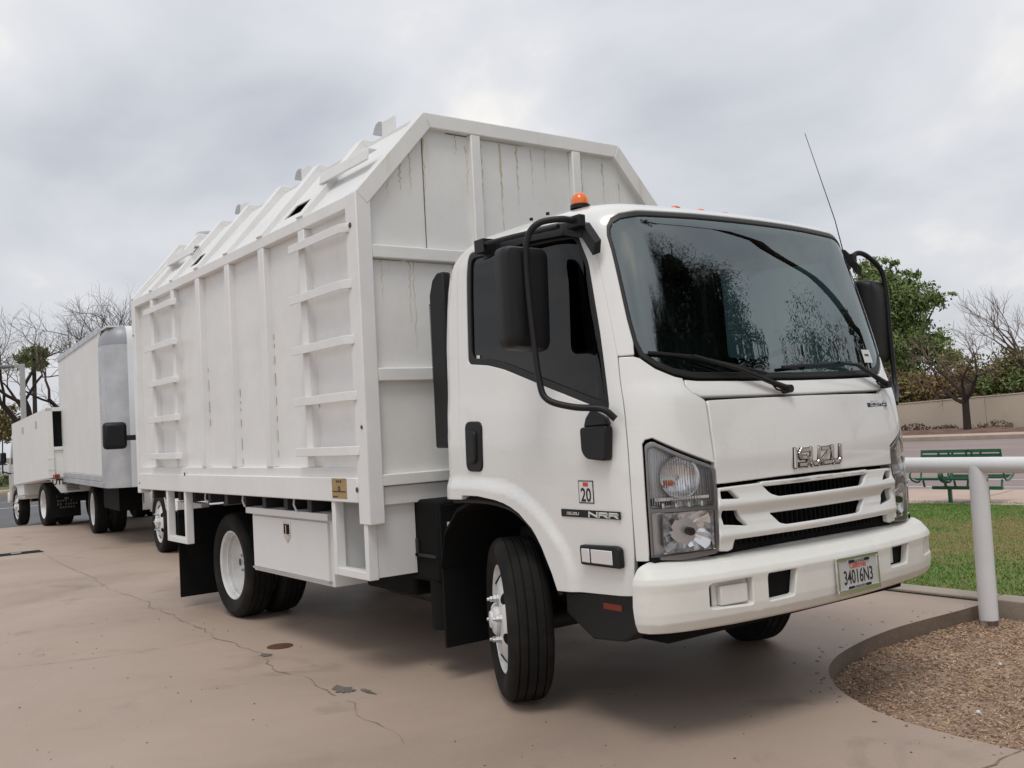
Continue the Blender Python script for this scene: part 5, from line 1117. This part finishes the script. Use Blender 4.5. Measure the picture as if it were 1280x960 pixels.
pm = empty('reflection_palm', (-.15,10.0,0)); tag(pm, 'unseen slender leaning palm, added to mirror a dark diagonal in the windscreen', 'tree')  # palm added out of view for the slanting band in the windscreen reflection
mb = MB(); mb.tube(bez([(-.25,.1,-.3),(1.6,-.85,2.3),(3.35,-1.7,4.6),(5.1,-2.6,7.0),(6.9,-3.5,9.5),(9.0,-4.6,12.4)], 4), [.13]*5+[.11]*16, 8); mb.build('trunk', BARKD, pm, smooth=True)
mb = MB(); rs = random.Random(6)
for k in range(22):
    a = k*2.4; el = rs.uniform(-.3,1.1); q = Vector((9.0,-4.6,12.4)); d = Vector((math.cos(a)*math.cos(el), math.sin(a)*math.cos(el), math.sin(el)))
    for i in range(14):
        q2 = q+d*.11; d = (d+Vector((0,0,-.09))).normalized(); sd_ = d.cross(Vector((0,0,1))).normalized()
        for s_ in (-1, 1): mb.add([q, q2, q2+sd_*s_*.22+Vector((0,0,-.12))], [(0,1,2)])
        q = q2
mb.build('crown', LDK, pm)
leafy((9.6,1.7,0), 54, [(0,0,4.6,1.3,1.2),(-.2,.3,5.7,1.0,1.0),(.4,-.6,6.2,.8,.8),(.3,-.4,3.4,1.4,.9),(.2,0,7.0,.55,.6)], 42000, .045, LDK, 'smaller dark evergreen out of frame, mirrored at the left of the windscreen', 2.2, .16, 'tree', 'evergreen_tree')
leafy((5.2,8.6,0), 52, [(0,0,4.6,1.1,1.1),(-.9,.7,3.9,.9,.9),(.9,-.6,4.3,.9,1.0),(0,0,3.2,1.2,.8),(-1.6,1.2,3.0,.8,.8)], 9000, .045, LDK, 'thin open-crowned young tree out of frame to the right of the evergreen', 1.8, .07, 'tree', 'young_tree')
leafy((3.4,10.6,0), 53, [(0,0,4.0,.35,1.1),(0,0,2.6,.45,.9)], 2200, .06, LDK, 'slim dark cypress-like tree out of frame beyond the lawn', 1.2, .06, 'tree', 'young_tree')

# ================================================================== OTHER TRUCKS
# ---- box truck
bt = empty('box_truck', (-13.1,1.17,0), R(-5.1)); tag(bt, 'plain white box truck with grey corner panels, second in the row', 'truck')
def L2(x, y, z): return (x+13.1, y-1.05, z)
Y0, Y1 = -.15, 2.25
mb = MB(); mb.box(L2(-15.5,Y0,.98), L2(-10.73,Y0+.03,3.03)); mb.build('side_panel', BOXW, bt); mb = MB(); mb.box(L2(-15.5,Y1-.03,.98), L2(-10.73,Y1,3.03)); mb.build('side_panel', BOXW, bt)
mb = MB(); mb.box(L2(-15.5,Y0+.03,.98), L2(-15.45,Y1-.03,3.03)); mb.build('rear_door', BOXW, bt)
mb = MB(); mb.box(L2(-15.51,Y0-.012,3.03), L2(-10.75,Y0+.05,3.12)); mb.box(L2(-15.51,Y1-.05,3.03), L2(-10.75,Y1+.012,3.12)); mb.build('roof_rail', ALU, bt, bevel=.004)
mb = MB(); mb.box(L2(-15.51,Y0+.05,3.08), L2(-10.3,Y1-.05,3.105)); mb.build('roof', BOXW, bt)
for z0, z1, pr in ((.82,.90,.02),(.905,.975,.012)): mb = MB(); mb.box(L2(-15.53,Y0-pr,z0), L2(-10.6,Y0+.05,z1)); mb.box(L2(-15.53,Y1-.05,z0), L2(-10.6,Y1+pr,z1)); mb.build('bottom_rail', ALU, bt, bevel=.004)
for s_, yy in ((-1,Y0),(1,Y1)):
    mb = MB(); rr = .30; outl = [(-10.73,yy+s_*.008),(-10.45,yy+s_*.008)]+[(-10.45+rr*math.sin(a), yy+s_*.008-s_*rr*(1-math.cos(a))) for a in [R(k*10) for k in range(1,10)]]
    nrm_ = [(0,s_),(0,s_)]+[(math.sin(a), s_*math.cos(a)) for a in [R(k*10) for k in range(1,10)]]
    V = []; Fs = []
    for x, y in outl: V += [L2(x,y,.82), L2(x,y,2.83)]
    Fs = [(2*i,2*i+2,2*i+3,2*i+1) for i in range(len(outl)-1)]; mb.add(V, Fs); cp = mb.build('corner_panel', ALU, bt, smooth=True)
    mb = MB(); V = []; Fs = []; nseg = 6; n_ = len(outl)
    for j in range(nseg+1):
        t = R(90*j/nseg); ins = .18*(1-math.cos(t)); zc = 2.832+.27*math.sin(t)
        for (x, y), (nx_, ny_) in zip(outl, nrm_): V.append(L2(x-nx_*ins, y-ny_*ins, zc))
    for j in range(nseg): Fs += [(j*n_+i, j*n_+i+1, (j+1)*n_+i+1, (j+1)*n_+i) for i in range(n_-1)]
    mb.add(V, Fs); mb.build('corner_cap', mat('cap_grey', (.30,.315,.34), .45, .2), cp, smooth=True)
    mb = MB()
    for k in range(34):
        z = .9+k*.056
        for x in (-10.715, -10.53): mb.lathe([(.009,0),(.006,.004),(0,.005)], Matrix.Translation(L2(x,yy+s_*.0085,z)) @ Matrix.Rotation(R(-90)*s_,4,'X'), 6)
    tag(mb.build('rivets', ALU, cp), kind='stuff')
mb = MB(); mb.box(L2(-10.18,Y0+.29,.82), L2(-10.15,Y1-.29,2.835)); mb.build('front_panel', mat('box_front', (.74,.77,.80), .4), bt)
mb = MB(); V = []; Fs = []
for j in range(9):
    t = R(90*j/8); V += [L2(-10.15-.18*(1-math.cos(t)), Y0+.292, 2.832+.27*math.sin(t)), L2(-10.15-.18*(1-math.cos(t)), Y1-.292, 2.832+.27*math.sin(t))]
Fs = [(2*i,2*i+1,2*i+3,2*i+2) for i in range(8)]; mb.add(V, Fs); mb.build('nose_cap', BOXW, bt, smooth=True)
mb = MB()
for k in range(60):
    x = -15.4+k*.078
    for z in (3.005, 1.0): mb.lathe([(.009,0),(.006,.004),(0,.005)], Matrix.Translation(L2(x,Y0-.0005,z)) @ Matrix.Rotation(R(90),4,'X'), 6)
tag(mb.build('side_rivets', ALU, bt), kind='stuff')
for k in range(4): mb = MB(); x = -14.5+k*1.15; mb.box(L2(x,Y0-.0015,.98), L2(x+.006,Y0,3.03)); mb.build('panel_seam', BOXW, bt)
# van cab
mb = MB(); prf = [(-10.0,.50),(-10.02,1.6),(-9.92,2.12),(-9.70,2.22),(-9.25,2.20),(-8.85,1.95),(-8.42,1.42),(-7.75,1.28),(-7.50,1.12),(-7.45,.60),(-8.45,.55)]+[(-8.95+.48*math.cos(a), .42+.48*math.sin(a)) for a in [R(k) for k in (20,50,75,105,130,160)]]+[(-9.48,.50)]
N_ = len(prf); V = []; ys = [(.10,.0),(.03,.02),(.03,.98),(.10,1.0)]
def cabring(y, ins): 
    cz = 1.2; return [L2(x+(.0 if True else 0), y, z) for x, z in prf]
V = []
for y, k in ((.36,0.93),(.24,1),(2.18,1),(2.06,.93)):
    for x, z in prf:
        sc = k if z > 1.5 else 1; V.append(L2(-9.2+(x+9.2)*(k if z > 1.0 else 1), y+((.10 if y < 1 else -.10)*max(0,(z-1.3)) if True else 0), z))
Fs = [tuple(range(N_))[::-1], tuple(3*N_+i for i in range(N_))]
for k in range(3): Fs += [(k*N_+i, k*N_+(i+1)%N_, (k+1)*N_+(i+1)%N_, (k+1)*N_+i) for i in range(N_)]
mb.add(V, Fs); vc = mb.build('cab', CABW, bt, smooth=True, ang=50)
for s_, yy in ((-1,.235),(1,2.185)):
    mb = MB(); mb.prism([L2(-9.85,yy+.05,1.42),L2(-9.80,yy+.09,2.02),L2(-9.25,yy+.09,2.02),L2(-8.80,yy+.05,1.44)], (0,s_*.06,0)); mb.build('side_window', SIDEG, vc)
    mb = MB(); mb.tube([L2(-9.85,yy+s_*.003,.60),L2(-9.88,yy+s_*.003,1.40)], .006, 5); mb.box(L2(-9.80,yy-.012,1.22),L2(-9.66,yy+.012,1.26)); mb.build('door_seam', BLACKM, vc)
    mm = empty('wing_mirror'); mm.parent = bt; y_ = yy+s_*.40
    mb = MB(); mb.box(L2(-9.60,y_-.15,1.36),L2(-9.46,y_+.15,1.72)); mb.build('mirror_housing', BLACK, mm, bevel=.05)
    mb = MB(); mb.box(L2(-9.56,yy,1.47),L2(-9.48,y_,1.54)); mb.build('mirror_arm', BLACK, mm, bevel=.01)
mb = MB(); mb.box(L2(-7.55,.22,.45),L2(-7.33,2.20,.68)); mb.build('bumper', CHROME, bt, bevel=.03)
mb = MB(); mb.hexa([L2(-8.80,.40,1.93),L2(-8.80,1.90,1.93),L2(-8.40,2.0,1.45),L2(-8.40,.32,1.45)], [L2(-8.78,.40,1.95),L2(-8.78,1.90,1.95),L2(-8.38,2.0,1.47),L2(-8.38,.32,1.47)]); mb.build('windscreen', SIDEG, vc)
for y in (.50,1.92): mb = MB(); mb.box(L2(-7.49,y-.17,.80),L2(-7.44,y+.17,1.02)); mb.build('headlight', CHROME, bt, bevel=.01)
mb = MB(); mb.box(L2(-15.3,.45,.50),L2(-7.6,.60,.80)); mb.box(L2(-15.3,1.50,.50),L2(-7.6,1.65,.80)); mb.box(L2(-12.4,.10,.45),L2(-11.0,.6,.80)); mb.box(L2(-15.4,.0,.45),L2(-15.3,2.1,.55)); mb.build('chassis', BLACKM, bt)
wheel(bt, L2(-8.95,.34,.39), 0, -1, True, r=.40); wheel(bt, L2(-8.95,2.06,.39), 0, 1, True, r=.40)
for s_, yy in ((-1,0),(1,2.1)): wheel(bt, L2(-13.1,yy-s_*.12,.395), 0, s_, False); wheel(bt, L2(-13.1,yy-s_*.39,.395), 0, s_, False)
# ---- low chipper truck, heading away down the apron
ct = empty('dump_truck', (-16.1,1.0,0), rot=(R(0), R(2.9), R(180.2))); tag(ct, 'low white dump-bodied truck parked facing away, farthest in the row', 'truck')
W2 = 1.10
for yy in (W2, -W2+.03): mb = MB(); mb.box((-.85,yy-.03,.86),(2.55,yy,2.13)); mb.build('side_panel', BOXW, ct, bevel=.004)
mb = MB(); mb.box((2.52,-W2+.03,.86),(2.55,W2-.03,2.13)); mb.box((-.84,-W2+.03,.84),(2.5,W2-.03,.88)); mb.build('bulkhead', BOXW, ct)
mb = MB()
for s_ in (-1, 1): mb.box((-.90,s_*W2,.86),(-.84,s_*(W2-.10),2.135))
mb.box((-.90,-W2,2.07),(-.84,W2,2.14)); mb.box((-.90,-W2+.1,1.36),(-.84,W2-.1,1.42)); rf_ = mb.build('rear_frame', BOXW, ct, bevel=.004)
mb = MB(); mb.box((-.87,-W2+.10,.86),(-.85,W2-.10,1.36)); tg = mb.build('tailgate', BOXW, ct)
mb = MB()
for k in range(2): mb.box((-.905,W2-.10,1.0+k*.20),(-.87,W2+.01,1.04+k*.20))
mb.build('hinge', BOXW, tg)
mb = MB(); mb.box((2.3,-W2+.04,.95),(2.5,W2-.04,2.05)); mb.box((-.7,-W2+.04,2.09),(2.5,W2-.04,2.11)); mb.box((-.80,-W2+.09,1.40),(-.79,W2-.09,2.08)); mb.build('interior_shade', BLACKM, ct)  # black sheets stand in for the shade inside the open body
for x in (.05,1.35): 
    mb = MB()
    for k in range(4): mb.box((x-.09,W2+.001,1.84+k*.035),(x+.09,W2+.006,1.86+k*.035))
    mb.build('side_vent', ALU, ct)
mb = MB(); mb.prism([(-.88,1.08,.84),(-.88,.90,.58),(-.88,-.90,.58),(-.88,-1.08,.84)], (.05,0,0)); sk = mb.build('rear_skirt', BOXW, ct)
M_ = Matrix.Translation((-.885,.935,.775)) @ Matrix.Rotation(R(-90),4,'Z') @ Matrix.Rotation(R(90),4,'X')
text_mesh('skirt_lettering', 'UTB', .125, M_, PRINTK, sk, .002, .003, 1.0); mb = MB(); mb.box((-.888,.86,.828),(-.884,.985,.838)); mb.build('lettering_bar', PRINTK, sk)
mb = MB()
for k in range(9):
    for j in range(4): mb.box((-.887,.80-k*.024+(.012 if j % 2 else 0),.62+j*.032),(-.884,.80-k*.024-.014+(.012 if j % 2 else 0),.640+j*.032))
tag(mb.build('mesh_grille', PRINTK, sk), kind='stuff')
for s_ in (-1, 1): mb = MB(); mb.box((-.90,s_*.92,.85),(-.87,s_*1.04,.92)); mb.build('tail_light', REDL, ct, bevel=.004)
for s_ in (-1, 1):
    mb = MB(); mb.box((-.50,s_*1.02,.14),(-.485,s_*.50,.78)); fl_ = mb.build('mudflap', BLACKM, ct)
    mb = MB()
    for k in range(3): 
        for j in range(8):
            if (j*3+k) % 7: mb.box((-.507,s_*(.90-j*.045),.30+k*.06),(-.501,s_*(.875-j*.045),.335+k*.06))
    mb.box((-.507,s_*.78,.46),(-.501,s_*.70,.62)); tag(mb.build('flap_print', mat('flap_grey', (.12,.11,.10), .8), fl_), kind='stuff')
mb = MB(); mb.box((-.75,-.45,.50),(5.0,.45,.80)); mb.box((.5,-.95,.45),(1.6,-.5,.80)); mb.box((-.75,-1.0,.50),(-.68,.95,.55)); mb.build('chassis', BLACKM, ct)
mb = MB(); mb.box((1.75,.70,.62),(2.40,1.06,.84)); mb.build('side_box', BOXW, ct, bevel=.01)
mb = MB(); prf = [(2.70,.55),(2.70,1.98),(2.82,2.05),(3.8,2.02),(4.20,1.45),(4.35,1.30),(4.40,.55),(4.24,.55),(4.15,.80),(3.8,.88),(3.45,.80),(3.38,.55)]
mb.prism([(x,.90,z) for x, z in prf], (0,-1.80,0)); cc = mb.build('cab', CABW, ct, bevel=.03)
for s_ in (-1, 1):
    mb = MB(); mb.prism([(3.0,s_*.895,1.35),(3.0,s_*.895,1.9),(3.75,s_*.895,1.9),(4.05,s_*.895,1.35)], (0,s_*.01,0)); mb.build('side_window', SIDEG, cc)
    mm = empty('wing_mirror'); mm.parent = ct; mb = MB(); mb.box((3.9,s_*1.0,1.38),(4.0,s_*1.12,1.62)); mb.build('mirror_housing', BLACK, mm, bevel=.03); mb = MB(); mb.tube([(4.0,s_*.9,1.90),(3.95,s_*1.06,1.90),(3.95,s_*1.08,1.2),(4.1,s_*.9,1.15)], .018, 6); mb.build('mirror_arm', BLACK, mm)
mb = MB(); mb.box((4.38,-.92,.50),(4.5,.92,.75)); mb.build('front_bumper', BUMPW, ct, bevel=.03)
wheel(ct, (3.8,.76,.40), 0, 1, True); wheel(ct, (3.8,-.76,.40), 0, -1, True)
for s_ in (-1, 1): wheel(ct, (0,s_*.95,.40), 0, s_, False); wheel(ct, (0,s_*.68,.40), 0, s_, False)
# ---- parked cars far left
def parked_car(loc, rz, m, label):
    c = empty('parked_car', loc, rz); tag(c, label, 'car', 'cars in the far parking lot')
    mb = MB(); pr = [(-2.2,.35),(-2.25,.75),(-1.9,.92),(-1.35,1.40),(.35,1.42),(1.05,.95),(2.0,.85),(2.2,.65),(2.2,.35)]; n = len(pr); V = []
    for y, k in ((-.86,.9),(-.80,1),(.80,1),(.86,.9)):
        for x, z in pr: V.append((x, y*(.84 if z > 1.2 else 1), z))
    Fs = [tuple(range(n)), tuple(3*n+i for i in range(n))[::-1]]
    for k in range(3): Fs += [(k*n+i, (k+1)*n+i, (k+1)*n+(i+1)%n, k*n+(i+1)%n) for i in range(n)]
    mb.add(V, Fs); b = mb.build('body', m, c, smooth=True, ang=40)
    for s_ in (-1, 1): mb = MB(); mb.prism([(-1.6,s_*.85,.98),(-1.25,s_*.74,1.34),(.3,s_*.74,1.34),(.85,s_*.85,.98)], (0,s_*.015,0)); mb.build('side_window', BLACK, b)
    mb = MB(); mb.hexa([(.40,-.66,1.38),(1.02,-.78,.98),(1.02,.78,.98),(.40,.66,1.38)], [(.43,-.66,1.40),(1.05,-.78,1.0),(1.05,.78,1.0),(.43,.66,1.40)]); mb.build('windscreen', BLACK, b)
    for x in (-1.35,1.35):
        for s_ in (-1, 1):
            mb = MB(); M_ = Matrix.Translation((x,s_*.80,.33)) @ Matrix.Rotation(R(-90)*s_,4,'X'); mb.lathe([(.0,-.1),(.33,-.1),(.33,.08),(.22,.09)], M_, 20); wh = mb.build('wheel', RUB, c, smooth=True); mb = MB(); mb.lathe([(.22,.09),(.2,.07),(.0,.08)], M_, 16); mb.build('rim', ALU, wh, smooth=True)
parked_car((-62,5.6,-.2), R(95), mat('car_white', (.7,.7,.7), .3, coat=.5), 'small white car parked beyond the hedge at the far left edge')
parked_car((-63,9.6,-.2), R(92), mat('car_grey', (.22,.23,.25), .3, coat=.5), 'grey car parked beside the white one, hidden behind the dump truck')
